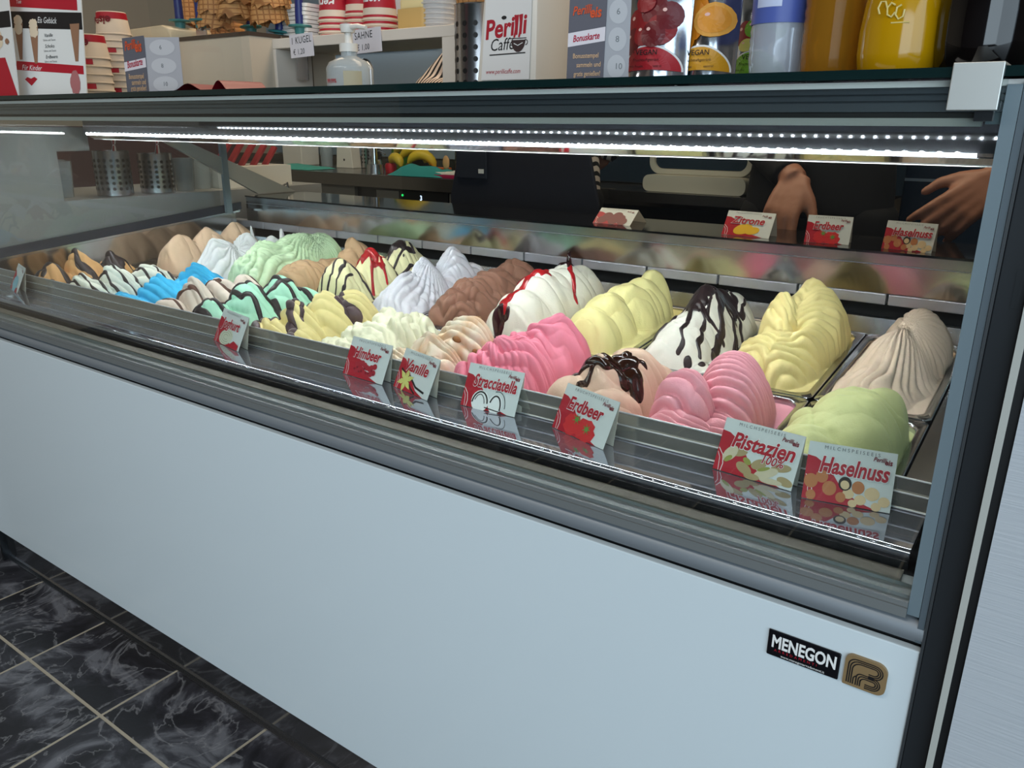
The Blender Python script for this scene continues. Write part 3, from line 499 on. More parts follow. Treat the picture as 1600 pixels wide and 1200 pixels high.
ice('F', 5, 'pale ivory ice cream in rough torn curls', cream('ivory_cream', (246, 242, 212)), 'steel pan under the pale ivory torn ice cream',
    [(0.09, -0.01, 0.08, 0.068, 0.050, 20, 0.6), (0.16, 0.004, 0.07, 0.066, 0.066, 0, 0.6), (0.225, -0.004, 0.07, 0.064, 0.072, 10, 0.6), (0.28, 0.01, 0.05, 0.06, 0.05), (0.19, 0.03, 0.03, 0.026, 0.073)], [('lin', 50, 0.022, 0.005, 1.6, 71)], noise=0.004, warp=0.012)
o, s = ice('F', 6, 'yellow ice cream in leaning petals with broad dark chocolate stripes', cream('custard_cream', (246, 228, 162)), 'steel pan under the yellow ice cream with broad chocolate stripes',
    [(0.075, -0.016, 0.075, 0.056, 0.068, 24, 0.55), (0.14, 0.0, 0.066, 0.060, 0.094, -18, -0.62), (0.205, 0.006, 0.066, 0.060, 0.094, -18, -0.62), (0.275, 0.012, 0.06, 0.056, 0.078, -14, 0.55), (0.10, 0.036, 0.08, 0.036, 0.05)], [('drape', 0.8, 0.024, 0.0055, 0.6, 81)])
sauce('chocolate_stripes', s, mat('milk_dark_chocolate', (84, 66, 70), 0.35), o, [(0.008, [(0.15, -0.02), (0.11, 0.02), (0.08, 0.05)]), (0.006, [(0.14, -0.03), (0.09, -0.02)]), (0.011, [(0.27, -0.02), (0.235, 0.02), (0.245, 0.05)]), (0.004, [(0.2, -0.03), (0.16, 0.0), (0.13, 0.03)]), (0.006, [(0.10, -0.05), (0.06, -0.03), (0.05, 0.0)])], [(0.07, -0.045, 0.025, 0.02), (0.15, -0.02, 0.02, 0.02)], seed=14)
o, s = ice('F', 7, 'mint green ice cream under thick dark chocolate ribbons', cream('mint_cream', (186, 240, 212)), 'steel pan under the mint green ice cream with chocolate ribbons',
    [(0.07, -0.01, 0.078, 0.066, 0.090, 0, -0.65), (0.15, 0.0, 0.08, 0.066, 0.104, 10, -0.65), (0.23, 0.006, 0.078, 0.064, 0.100, -10, -0.65), (0.29, 0.01, 0.055, 0.06, 0.06)], [('drape', 0.6, 0.03, 0.0045, 0.8, 91)], crest=0.12)
sauce('chocolate_ribbons', s, CHOC, o, [(0.0055, cross(y, -0.066, 0.068, 60 + i, 0.008, 7, 0.022)) for i, y in enumerate((0.04, 0.085, 0.13, 0.18, 0.225, 0.27))] + [(0.004, zig(8, 0.05, 0.28, -0.02, 0.01, 0.012, 77))], [(0.05, -0.03, 0.02, 0.025)], seed=15)
o, s = ice('F', 8, 'pinkish cream ice cream with thin brown sauce lines', cream('blush_cream', (238, 218, 204)), 'steel pan under the pinkish cream ice cream with thin brown lines',
    [(0.07, -0.004, 0.065, 0.066, 0.070, 0, 0.6), (0.14, 0.0, 0.055, 0.062, 0.096, 10, -0.65), (0.205, 0.002, 0.055, 0.062, 0.082, -10, 0.6), (0.27, 0.004, 0.055, 0.062, 0.076, 0, -0.65)], [('drape', 0.4, 0.022, 0.0050, 0.9, 101)], crest=0.16)
sauce('brown_lines', s, CARA, o, [(0.0026, cross(y, -0.066, 0.066, 90 + i, 0.010, 8, 0.02)) for i, y in enumerate((0.03, 0.075, 0.12, 0.16, 0.2, 0.24, 0.28))], seed=16)
ice('F', 9, 'bright sky blue ice cream mound with soft waves', cream('blue_cream', (60, 186, 236)), 'steel pan under the bright sky blue ice cream',
    [(0.07, -0.002, 0.080, 0.068, 0.062, 0, -0.7), (0.16, 0.0, 0.09, 0.068, 0.078, 0, -0.68), (0.255, 0.004, 0.085, 0.066, 0.086, 0, -0.65)], [('drape', 0.8, 0.026, 0.0045, 0.8, 111)], k=0.008, crest=0.14)
o, s = ice('F', 10, 'white ice cream laced with fine black chocolate lines', cream('lined_white_cream', (240, 238, 222)), 'steel pan under the white ice cream laced with black lines',
    [(0.075, -0.002, 0.075, 0.066, 0.082, 0, -0.65), (0.15, 0.0, 0.07, 0.066, 0.092, 10, -0.65), (0.23, 0.004, 0.08, 0.066, 0.076, 0, -0.65)], [('drape', 0.6, 0.022, 0.005, 0.8, 121)], crest=0.16)
sauce('chocolate_lines', s, CHOC, o, [(0.0026, cross(y, -0.068, 0.068, 120 + i, 0.004, 7, 0.012)) for i, y in enumerate((0.02, 0.045, 0.07, 0.095, 0.12, 0.15, 0.18, 0.21, 0.24, 0.27))], seed=17, ragged=0.2)
o, s = ice('F', 11, 'caramel ice cream under heavy dark chocolate, front row at the left end', cream('caramel_cream', (220, 168, 112)), 'steel pan under the caramel and dark chocolate ice cream at the left end',
    [(0.085, 0.0, 0.072, 0.066, 0.094, 0, -0.65), (0.155, 0.0, 0.068, 0.064, 0.108, 0, -0.65), (0.23, 0.004, 0.07, 0.064, 0.084, 0, -0.65)], [('drape', 0.6, 0.026, 0.005, 0.9, 131)], crest=0.18)
sauce('chocolate_coat', s, CHOC, o, [(0.007, cross(y, -0.066, 0.066, 150 + i, 0.008, 6, 0.02)) for i, y in enumerate((0.04, 0.085, 0.14, 0.2, 0.25))], [(0.06, -0.02, 0.03, 0.03), (0.22, 0.02, 0.03, 0.03)], seed=18)

# ================================================================== PRICE CARDS
PINK = mat('print_pink', (206, 70, 92), 0.5)
def flat(name, parent, mb, m, z=0.0008):
    b = MB(); b.v = [(x, y, z + q) for x, y, q in mb.v]; b.f = mb.f; b.m = mb.m
    return obj(name, b, m, parent)
def blob(cx, cy, rx, ry, sd, n=20, j=0.14):
    r = random.Random(sd); return [(cx + rx * (1 + r.uniform(-j, j)) * math.cos(a), cy + ry * (1 + r.uniform(-j, j)) * math.sin(a)) for a in [2 * math.pi * i / n for i in range(n)]]
def card_face(f, w, h, kind, title, pic, mirror_title=None):
    """flat print on a card whose local frame is x right, y up, z out of the paper"""
    x0 = -w / 2
    flat('red_field', f, MB().poly([(x0, 0), (x0 + w * 0.86, 0), (x0 + w * 0.62, h * 0.10), (x0 + w * 0.40, h * 0.34), (x0 + w * 0.26, h * 0.60), (x0 + w * 0.10, h * 0.74), (x0, h * 0.76)]), RED, 0.0002)
    sw = MB(); sw.ribbon([(x0 + 0.001, h * 0.42), (x0 + w * 0.08, h * 0.30), (x0 + w * 0.11, h * 0.14), (x0 + w * 0.10, 0)], 0.0008); sw.ribbon([(x0 + 0.001, h * 0.34), (x0 + w * 0.05, h * 0.24), (x0 + w * 0.07, 0)], 0.0006)
    flat('white_swoosh', f, sw, WINK, 0.0003)
    pic(f, w, h)
    text(f, kind, h * 0.085, INKG, (x0 + w * 0.18, h * 0.90, 0.0006), sp=1.55)
    if title:
        ts = h * 0.39; want = w * min(0.80, 0.098 * len(title))
        for b_, m_, z_ in ((0.06, WINK, 0.0012), (0.028, RED, 0.0016)):
            o = text(f, title, ts, m_, (x0 + w * 0.15, h * 0.50, z_), shear=0.2, bold=b_)
            if b_ > 0.03: sx = want / max(v.co.x for v in o.data.vertices)
            o.scale = (sx, 1, 1)
    text(f, 'Perilli', h * 0.105, DRED, (x0 + w * 0.74, h * 0.82, 0.0010), shear=0.3, bold=0.02, sx=0.85); text(f, 'eis', h * 0.13, DRED, (x0 + w * 0.87, h * 0.785, 0.0010), shear=0.1, bold=0.03, sx=0.85)
def tent(label, pl, pr, z, h, lean, face, group, spread=1.0):
    """a folded card; pl, pr: lower left and right corners on the shelf"""
    w = math.hypot(pr[0] - pl[0], pr[1] - pl[1]); yaw = math.degrees(math.atan2(pr[1] - pl[1], pr[0] - pl[0]))
    t = thing('price_card', label, 'price card', ((pl[0] + pr[0]) / 2, (pl[1] + pr[1]) / 2, z), (0, 0, yaw), group)
    a = R_(lean); f = obj('front_leaf', MB().box(-w / 2, w / 2, 0, h, -0.0004, 0), CARD, t, rot=(90 - lean, 0, 0))
    d = 2 * h * math.sin(a) * spread if spread > 0 else -spread
    top = Vector((0, h * math.sin(a), h * math.cos(a))); ang = math.atan2(top.z, d - top.y); hb = math.hypot(top.z, d - top.y)
    obj('rear_leaf', MB().box(-w / 2, w / 2, 0, hb, -0.0004, 0), CARDB, t, loc=(0, d, 0), rot=(180 - math.degrees(ang), 0, 0))
    face(f, w, h); return t
def p_hasel(f, w, h):
    A, B, K = mat('nut_brown', (190, 120, 74), 0.5), mat('nut_pale', (226, 196, 152), 0.5), mat('nut_shell_dark', (40, 26, 20), 0.5)
    m = MB()
    for i, (x, y, r) in enumerate(((0.08, 0.32, 0.085), (0.20, 0.42, 0.075), (0.30, 0.24, 0.085), (0.62, 0.33, 0.075), (0.44, 0.12, 0.06), (0.10, 0.08, 0.06))): m.disc((-w / 2 + x * w, y * h + 0.0), r * w * 0.95, r * w * 1.05, 0.00004 * i)
    flat('nuts', f, m, A, 0.0004)
    m = MB()
    for i, (x, y, r) in enumerate(((0.52, 0.20, 0.065), (0.66, 0.13, 0.065), (0.78, 0.26, 0.085), (0.92, 0.16, 0.065), (0.84, 0.06, 0.055), (0.58, 0.05, 0.05))): m.disc((-w / 2 + x * w, y * h), r * w, r * w * 0.95, 0.00004 * i)
    flat('peeled_nuts', f, m, B, 0.0005)
    flat('open_shell', f, MB().disc((-w / 2 + 0.47 * w, 0.36 * h), 0.075 * w, 0.085 * w), K, 0.0007); flat('kernel', f, MB().disc((-w / 2 + 0.47 * w, 0.34 * h), 0.05 * w, 0.055 * w, rot=0.4), B, 0.0009)
def p_pist(f, w, h):
    A, B, G = mat('shell_cream', (206, 194, 164), 0.5), mat('shell_tan', (170, 150, 108), 0.5), mat('pistachio_green', (150, 152, 74), 0.5)
    m = MB()
    for i, (x, y, rx, ry, r) in enumerate(((0.28, 0.42, 0.10, 0.05, 0.3), (0.38, 0.16, 0.11, 0.06, -0.4), (0.55, 0.30, 0.10, 0.06, 0.5), (0.82, 0.34, 0.12, 0.05, 0.2), (0.90, 0.12, 0.10, 0.05, -0.2), (0.5, 0.05, 0.1, 0.04, 0))): m.disc((-w / 2 + x * w, y * h), rx * w, ry * w, 0.00004 * i, rot=r)
    flat('nut_halves', f, m, B, 0.0004)
    m = MB(); m.disc((-w / 2 + 0.17 * w, 0.36 * h), 0.12 * w, 0.07 * w, rot=1.0); m.disc((-w / 2 + 0.66 * w, 0.18 * h), 0.15 * w, 0.06 * w, 0.00004, rot=0.45); m.disc((-w / 2 + 0.74 * w, 0.06 * h), 0.14 * w, 0.035 * w, 0.00008, rot=0.05)
    flat('nut_shells', f, m, A, 0.0005)
    m = MB(); m.disc((-w / 2 + 0.16 * w, 0.26 * h), 0.06 * w, 0.03 * w, rot=0.8); m.disc((-w / 2 + 0.62 * w, 0.24 * h), 0.08 * w, 0.022 * w, rot=0.45); m.disc((-w / 2 + 0.40 * w, 0.30 * h), 0.06 * w, 0.035 * w, rot=-0.5)
    flat('green_kernels', f, m, G, 0.0007)
    for b_, m_, z_ in ((0.05, WINK, 0.0010), (0.015, RED, 0.0013)): text(f, '100%', h * 0.22, m_, (-w / 2 + 0.55 * w, h * 0.34, z_), shear=0.2, bold=b_, sx=0.9)
def p_erd(f, w, h):
    m = MB(); m.poly(blob(-w / 2 + 0.34 * w, 0.22 * h, 0.15 * w, 0.16 * w, 1)); m.poly(blob(-w / 2 + 0.60 * w, 0.20 * h, 0.17 * w, 0.16 * w, 2), 0.00004)
    flat('strawberries', f, m, mat('strawberry_red', (206, 44, 48), 0.4), 0.0005)
    g = MB()
    for cx, cy in ((0.40, 0.36), (0.62, 0.24)):
        for i in range(7):
            a = 2 * math.pi * i / 7; g.ribbon([(-w / 2 + cx * w, cy * h), (-w / 2 + cx * w + 0.075 * w * math.cos(a), cy * h + 0.075 * w * math.sin(a))], [0.03 * w, 0.004 * w], 0.00002 * i)
    flat('green_leaves', f, g, mat('leaf_green', (92, 142, 62), 0.5), 0.0008)
def p_strac(f, w, h):
    m = MB(); m.disc((-w / 2 + 0.34 * w, 0.18 * h), 0.16 * w, 0.17 * w); m.disc((-w / 2 + 0.62 * w, 0.18 * h), 0.13 * w, 0.15 * w, 0.00004)
    flat('scoops', f, m, WINK, 0.0004); g = MB()
    def arc(cx, cy, rx, ry, a0, a1, wd): g.ribbon([(-w / 2 + (cx + rx * math.cos(a)) * w, (cy) * h + ry * w * math.sin(a)) for a in [R_(a0 + (a1 - a0) * i / 12) for i in range(13)]], wd)
    arc(0.34, 0.10, 0.14, 0.20, 10, 175, 0.0022); arc(0.33, 0.04, 0.10, 0.20, 20, 150, 0.0012); arc(0.62, 0.10, 0.10, 0.18, -10, 160, 0.0022); arc(0.64, 0.12, 0.16, 0.24, 0, 110, 0.001); g.ribbon([(-w / 2 + 0.44 * w, 0.06 * h), (-w / 2 + 0.76 * w, 0.02 * h)], 0.0014)
    flat('chocolate_lines', f, g, INK, 0.0007)
def p_van(f, w, h):
    g = MB()
    for i in range(6):
        a = 0.4 + 2 * math.pi * i / 6; c = (-w / 2 + 0.28 * w, 0.26 * h); g.ribbon([c, (c[0] + 0.11 * w * math.cos(a), c[1] + 0.11 * w * math.sin(a)), (c[0] + 0.22 * w * math.cos(a), c[1] + 0.22 * w * math.sin(a))], [0.03 * w, 0.10 * w, 0.008 * w], 0.00002 * i)
    flat('flower', f, g, mat('flower_yellow', (214, 210, 120), 0.5), 0.0007)
    k = MB(); k.ribbon([(-w / 2 + 0.35 * w, 0.40 * h), (-w / 2 + 0.60 * w, 0.18 * h), (-w / 2 + 0.86 * w, 0.12 * h)], 0.0032); k.ribbon([(-w / 2 + 0.30 * w, 0.28 * h), (-w / 2 + 0.5 * w, 0.10 * h), (-w / 2 + 0.62 * w, 0.02 * h)], 0.0026); k.ribbon([(-w / 2 + 0.08 * w, 0.5 * h), (-w / 2 + 0.22 * w, 0.40 * h)], 0.003)
    flat('vanilla_pods', f, k, INK, 0.0005)
def p_him(f, w, h):
    m = MB(); r = random.Random(5)
    for i in range(16): m.disc((-w / 2 + (0.24 + 0.055 * (i % 8) + 0.02 * r.random()) * w * 1.15, (0.34 - 0.16 * (i // 8) + 0.05 * math.sin(i % 8)) * h), 0.055 * w, 0.05 * w, 0.00003 * i)
    flat('raspberries', f, m, mat('raspberry', (168, 34, 50), 0.4), 0.0005)
    m2 = MB()
    for i in range(9): m2.disc((-w / 2 + (0.26 + 0.06 * i) * w, (0.20 + 0.06 * math.sin(2 * i)) * h), 0.022 * w, 0.02 * w, 0.00003 * i)
    flat('berry_beads', f, m2, mat('raspberry_dark', (132, 18, 36), 0.4), 0.0011)
def p_yog(f, w, h):
    flat('yoghurt', f, MB().disc((-w / 2 + 0.42 * w, 0.24 * h), 0.25 * w, 0.14 * w, rot=0.15), mat('yoghurt_white', (206, 208, 186), 0.5), 0.0005); g = MB()
    for k in (0.9, 0.62, 0.34): g.ribbon([(-w / 2 + (0.42 + 0.25 * k * math.cos(a)) * w, 0.24 * h + 0.13 * k * w * math.sin(a)) for a in [R_(20 + 300 * i / 18) for i in range(19)]], 0.0008)
    flat('swirl', f, g, mat('swirl_grey', (150, 156, 130), 0.5), 0.0008)
    flat('red_corner', f, MB().poly([(-w / 2 + 0.55 * w, 0), (w / 2 - 0.05 * w, 0), (w / 2 - 0.04 * w, 0.14 * h), (-w / 2 + 0.75 * w, 0.22 * h)]), RED, 0.0010)
def p_blue(f, w, h):
    flat('blue_scoop', f, MB().poly(blob(-w / 2 + 0.45 * w, 0.28 * h, 0.30 * w, 0.22 * w, 3)), mat('print_blue', (140, 190, 205), 0.5), 0.0006)
    flat('red_corner', f, MB().poly([(-w / 2 + 0.62 * w, 0), (w / 2 - 0.10 * w, 0), (w / 2 - 0.16 * w, 0.18 * h), (-w / 2 + 0.70 * w, 0.16 * h)]), RED, 0.0009)
def p_cherry(f, w, h):
    m = MB()
    for i, (x, y) in enumerate(((0.2, 0.25), (0.38, 0.4), (0.5, 0.22), (0.66, 0.4), (0.74, 0.22), (0.3, 0.5), (0.56, 0.55))): m.disc((-w / 2 + x * w, y * h), 0.13 * w, 0.12 * w, 0.00003 * i)
    flat('cherries', f, m, mat('cherry_dark', (110, 18, 30), 0.35), 0.0006)
def p_lemon(f, w, h):
    m = MB(); m.disc((-w / 2 + 0.42 * w, 0.28 * h), 0.2 * w, 0.11 * w, rot=0.3); m.disc((-w / 2 + 0.62 * w, 0.24 * h), 0.15 * w, 0.08 * w, 0.00003, rot=0.2); flat('lemons', f, m, mat('lemon_print', (232, 182, 40), 0.5), 0.0006)
GC = 'price cards on the front label shelf'; ZS = 0.7366; H0 = 0.062
face = lambda kind, title, pic: (lambda f, w, h: card_face(f, w, h, kind, title, pic))
MS, FS = 'MILCHSPEISEEIS', 'FRUCHTSPEISEEIS'
for lab, a, b, kd, ti, pc, ln in (
    ('price card reading Haselnuss with hazelnuts, on the front shelf', (0.0983, -0.3960), (0.1835, -0.3800), MS, 'Haselnuss', p_hasel, 28),
    ('price card reading Pistazien 100% with pistachio shells', (-0.0080, -0.3940), (0.0850, -0.4020), MS, 'Pistazien', p_pist, 30),
    ('price card reading Erdbeer with two strawberries, on the front shelf', (-0.2300, -0.3760), (-0.1380, -0.4040), FS, 'Erdbeer', p_erd, 30),
    ('price card reading Stracciatella with black-lined scoops', (-0.3820, -0.3840), (-0.2910, -0.3800), MS, 'Stracciatella', p_strac, 26),
    ('price card reading Vanille with a yellow flower', (-0.5160, -0.3860), (-0.4310, -0.4060), MS, 'Vanille', p_van, 33),
    ('price card reading Himbeer with raspberries', (-0.6260, -0.3800), (-0.5340, -0.3860), FS, 'Himbeer', p_him, 28),
    ('price card reading Joghurt with a white swirl', (-0.9650, -0.3800), (-0.8640, -0.4020), MS, 'Joghurt', p_yog, 32),
    ('price card with a pale blue scoop and no legible name, far left of the shelf', (-1.7640, -0.3840), (-1.6800, -0.4060), MS, '', p_blue, 34)):
    sh = -0.3845 - max(a[1], b[1]); tent(lab, (a[0], a[1] + sh), (b[0], b[1] + sh), ZS, H0, min(ln, 25), face(kd, ti, pc), GC, -0.0175)
GD = 'price cards on the rear ledge'; ZL = 0.8948
def led_pt(px, py): v = on(px, py, 'z', ZL); return (v.x, v.y)
tent('dark red cherry price card lying low on the rear ledge', led_pt(926, 348), led_pt(984, 353), ZL, 0.052, 52, face(FS, '', p_cherry), GD, 1.05)
tent('price card reading Zitrone with lemons, on the rear ledge', led_pt(1127, 366), led_pt(1201, 373), ZL, 0.056, 30, face(FS, 'Zitrone', p_lemon), GD, 0.8)
tent('price card reading Erdbeer on the rear ledge, a second card behind it', led_pt(1256, 378), led_pt(1326, 383), ZL, 0.056, 22, face(FS, 'Erdbeer', p_erd), GD, 0.9)
tent('price card reading Haselnuss with hazelnuts, on the rear ledge', led_pt(1377, 388), led_pt(1455, 396), ZL, 0.054, 16, face(MS, 'Haselnuss', p_hasel), GD, 0.9)

# ================================================================== ON THE COUNTER GLASS
ZT = 1.1580
def base(px, py, Y): v = on(px, py, 'y', Y); return v.x
ORNG = mat('print_orange', (214, 84, 44), 0.5); TAN = mat('print_tan', (216, 178, 140), 0.5); CGREY = mat('card_grey', (98, 98, 108), 0.5); CLIGHT = mat('card_light_grey', (166, 164, 168), 0.55); CDOT = mat('card_dot', (186, 184, 186), 0.55); CRIM = mat('print_crimson', (176, 24, 60), 0.5)
LILAC = mat('band_white', (226, 220, 226), 0.5)
# -- bonus cards: a folded tent, one leaf with print, the other with stamp circles
def bonus(label, x, y, yaw, w, h, w2, ang2, nums):
    t = thing('bonus_card', label, 'card', (x, y, ZT), (0, 0, yaw), 'folded bonus cards on the counter glass')
    f = obj('front_leaf', MB().box(0, w, 0, h, -0.0006, 0), CGREY, t, rot=(88, 0, 0))
    flat('white_band', f, MB().poly([(0, h * 0.42), (w, h * 0.47), (w, h * 0.63), (0, h * 0.58)]), LILAC, 0.0003)
    text(f, 'Perilli', w * 0.27, ORNG, (w * 0.10, h * 0.78, 0.0006), shear=0.3, bold=0.02, sx=0.82, rot=(0, 0, 4)); text(f, 'eis', w * 0.33, ORNG, (w * 0.57, h * 0.745, 0.0006), shear=0.1, bold=0.03, sx=0.85)
    text(f, 'Bonuskarte', w * 0.21, CRIM, (w * 0.14, h * 0.475, 0.0006), shear=0.25, bold=0.02, sx=0.74, rot=(0, 0, 4))
    for i, l in enumerate(('Bonusstempel', 'sammeln und', 'gratis genießen!')): text(f, l, w * 0.155, TAN, (w * 0.93 if i else w * 0.86, h * (0.285 - 0.105 * i), 0.0006), bold=0.01, ax='RIGHT', sx=0.80 if i < 2 else 0.74)
    g = obj('stamp_leaf', MB().box(0, w2, 0, h * 0.97, -0.0006, 0), CLIGHT, t, loc=(w, 0.001, 0), rot=(88, 0, ang2))
    for i, n in enumerate(nums):
        cy = h * (0.80 - 0.31 * i)
        flat('stamp_circle', g, MB().disc((w2 * 0.5, cy), w2 * 0.36, h * 0.135, n=28), CDOT, 0.0003); text(g, n, h * 0.10, INKG, (w2 * 0.42, cy - h * 0.03, 0.0006))
    return t
xa = base(885, 120, -0.44); xb = base(941, 118, -0.44)
bonus('grey bonus card standing between the white dispenser and the cherry pouch', xa, -0.44, 2, xb - xa, 0.084, 0.026, 35, ('6', '8', '10'))
xa = base(199, 145, -0.42); xb = base(237, 143, -0.42)
bonus('grey bonus card standing in front of the cup stacks', xa, -0.42, -4, xb - xa, 0.090, 0.062, 30, ('6', '8', '10'))
# -- menu stands at the left
SK = mat('ice_photo_brown', (150, 110, 84), 0.5); CRM = mat('ice_photo_cream', (226, 208, 180), 0.5)
xa = base(24, 150, -0.43); xb = base(106, 145, -0.43); w = xb - xa; h = 0.24
t = thing('menu_stand', 'tall menu stand with red and black panels and printed ice cream cones', 'menu stand', (xa, -0.43, ZT), (0, 0, 10))
f = obj('menu_sheet', MB().box(0, w, 0, h, -0.002, 0), PAPER, t, rot=(84, 0, 0))
flat('red_heading', f, MB().poly([(0.06 * w, 0.068), (0.98 * w, 0.055), (0.98 * w, 0.040), (0.04 * w, 0.052)]), RED, 0.0003)
flat('black_heading', f, MB().poly([(0.0, 0.158), (w, 0.146), (w, 0.117), (0.0, 0.128)]), INK, 0.0003)
flat('red_panel', f, MB().poly([(0.03 * w, h), (0.95 * w, h), (0.95 * w, 0.150), (0.03 * w, 0.166)]), RED, 0.0003)
for i, (cx, cz, hh) in enumerate(((0.13, 0.135, 0.065), (0.34, 0.128, 0.066), (0.90, 0.128, 0.065))): flat('cone_photo', f, MB().poly([(cx * w - 0.013, cz), (cx * w + 0.013, cz), (cx * w + 0.004, cz - hh), (cx * w - 0.004, cz - hh)]), SK, 0.0006)
c = MB()
for i, (cx, cz) in enumerate(((0.13, 0.140), (0.34, 0.132), (0.34, 0.118), (0.13, 0.126))): c.poly(blob(cx * w, cz, 0.012, 0.010, i), 0.00003 * i)
flat('cream_photos', f, c, CRM, 0.0009)
c = MB(); c.poly(blob(0.86 * w, 0.026, 0.014, 0.022, 9)); flat('cup_photo', f, c, mat('photo_rose', (176, 110, 110), 0.5), 0.0005)
c = MB(); c.poly([(0.16 * w, 0.034), (0.20 * w, 0.038), (0.25 * w, 0.035), (0.30 * w, 0.038), (0.34 * w, 0.034), (0.25 * w, 0.022)]); flat('red_heart', f, c, RED, 0.0005)
text(f, 'Für Kinder', 0.013, WINK, (0.13 * w, 0.052, 0.0006), shear=0.25, rot=(0, 0, -3)); text(f, 'Eis Gebäck', 0.015, WINK, (0.40 * w, 0.134, 0.0006), shear=0.2, rot=(0, 0, -4), sx=0.8)
for i in range(3): text(f, ('Vanille', 'Schoko', 'Erdbeere')[i], 0.009, INK, (0.48 * w, 0.108 - 0.019 * i, 0.0006), shear=0.15); text(f, 'Sahne und Sauce', 0.0052, INKG, (0.46 * w, 0.101 - 0.019 * i, 0.0006))
for i in range(3): text(f, ('Kaffee', 'Kakao', 'Tee')[i], 0.010, WINK, (0.12 * w, 0.196 - 0.013 * i, 0.0006), shear=0.2)
obj('stand_foot', MB().box(0, w, 0, 0.06, 0, 0.003), WHITE, t)
xa = base(-64, 152, -0.45); xb = base(29, 151, -0.45); w = xb - xa
t = thing('menu_stand', 'red menu stand with a cream sundae photograph at the left end', 'menu stand', (xa, -0.45, ZT), (0, 0, 0))
f = obj('menu_sheet', MB().box(0, w, 0, h, -0.002, 0), PAPER, t, rot=(86, 0, 0))
flat('red_panel', f, MB().poly([(0, 0.0), (w, 0.0), (0.86 * w, 0.072), (0, 0.074)]), RED, 0.0003)
flat('black_panel', f, MB().poly([(0, 0.156), (w, 0.152), (w, 0.124), (0, 0.128)]), INK, 0.0003)
c = MB(); c.poly(blob(0.72 * w, 0.108, 0.034, 0.026, 4)); flat('sundae_photo', f, c, CRM, 0.0005)
c = MB()
for i in range(5): c.poly(blob((0.56 + 0.09 * i) * w, 0.104 + 0.008 * math.sin(3 * i), 0.008, 0.005, 20 + i), 0.00003 * i)
flat('sauce_photo', f, c, SK, 0.0008)
for i in range(3): text(f, ('BECHER', 'FRÜCHTEBECHER', 'JOGHURTBECHER')[i], 0.0058, TAN, (0.42 * w, 0.066 - 0.022 * i, 0.0006)); text(f, 'mit Sahne, Sauce und Früchten', 0.0045, TAN, (0.40 * w, 0.059 - 0.022 * i, 0.0006))
obj('stand_foot', MB().box(0, w, 0, 0.06, 0, 0.003), WHITE, t)
# -- stacks of upturned ice cream tubs
CUPW = mat('tub_white', (222, 206, 186), 0.5)
TK = 0.70
def tub_parts():
    m = MB().lathe([(a * TK, b * TK) for a, b in [(0.0, 0.066), (0.0415, 0.066), (0.043, 0.064), (0.0508, 0.004), (0.0530, 0.003), (0.0535, 0.0), (0.0520, -0.001), (0.0500, 0.001), (0.041, 0.062), (0, 0.062)]], 32)
    return m.mesh('ice_cream_tub', CUPW, 40)
tubm = tub_parts()
bandm = MB().lathe([(0.0458 * TK, 0.044 * TK), (0.0436 * TK, 0.0632 * TK)], 32).mesh('red_band', RED, 40)
ribm = MB().lathe([(0.0520 * TK, 0.0052 * TK), (0.0500 * TK, 0.0200 * TK)], 10, ang=(R_(-150), R_(-60))).mesh('red_edge', RED, 40)
GT = 'upturned ice cream tubs in three stacks'
def tubs(px, Y, n, top, where, yaw0, mirror=True):
    step = (on(px, top, 'y', Y).z - 0.066 * TK - ZT) / (n - 1)
    x = base(px, 148, Y)
    for i in range(n):
        lab = 'upturned white and red ice cream tub, topmost of the %s stack' % where if i == n - 1 else 'upturned white tub showing only its rim, %s from the bottom of the %s stack' % (('first', 'second', 'third', 'fourth', 'fifth', 'sixth', 'seventh', 'eighth', 'ninth', 'tenth')[i], where)
        t = put('ice_cream_tub', tubm, None, (x, Y, ZT + 0.0012 + i * step), (0, 0, yaw0 + 23 * ((i * 5) % 3 - 1)), lab, 'tub', GT + ', ' + where)
        if i == n - 1:
            t.rotation_euler[2] = R_(yaw0); put('red_band', bandm, t)
            a = R_(-62); q = text(t, 'eis', 0.034 * TK, DRED, (0.0492 * TK * math.cos(a), 0.0492 * TK * math.sin(a), 0.050 * TK), (90, 180, 28), shear=0.12, bold=0.03, ax='CENTER', wrap=0.0475 * TK)
            a = R_(-118); q = text(t, 'Perilli', 0.026 * TK, DRED, (0.0492 * TK * math.cos(a), 0.0492 * TK * math.sin(a), 0.048 * TK), (90, 180, -28), shear=0.25, bold=0.02, ax='CENTER', wrap=0.0475 * TK)
        elif i % 3 == 1: put('red_edge', ribm, t)
tubs(122, -0.17, 6, 42, 'left', 20)
tubs(151, -0.28, 6, 54, 'middle', 12)
tubs(191, -0.17, 11, 18, 'right', 8)
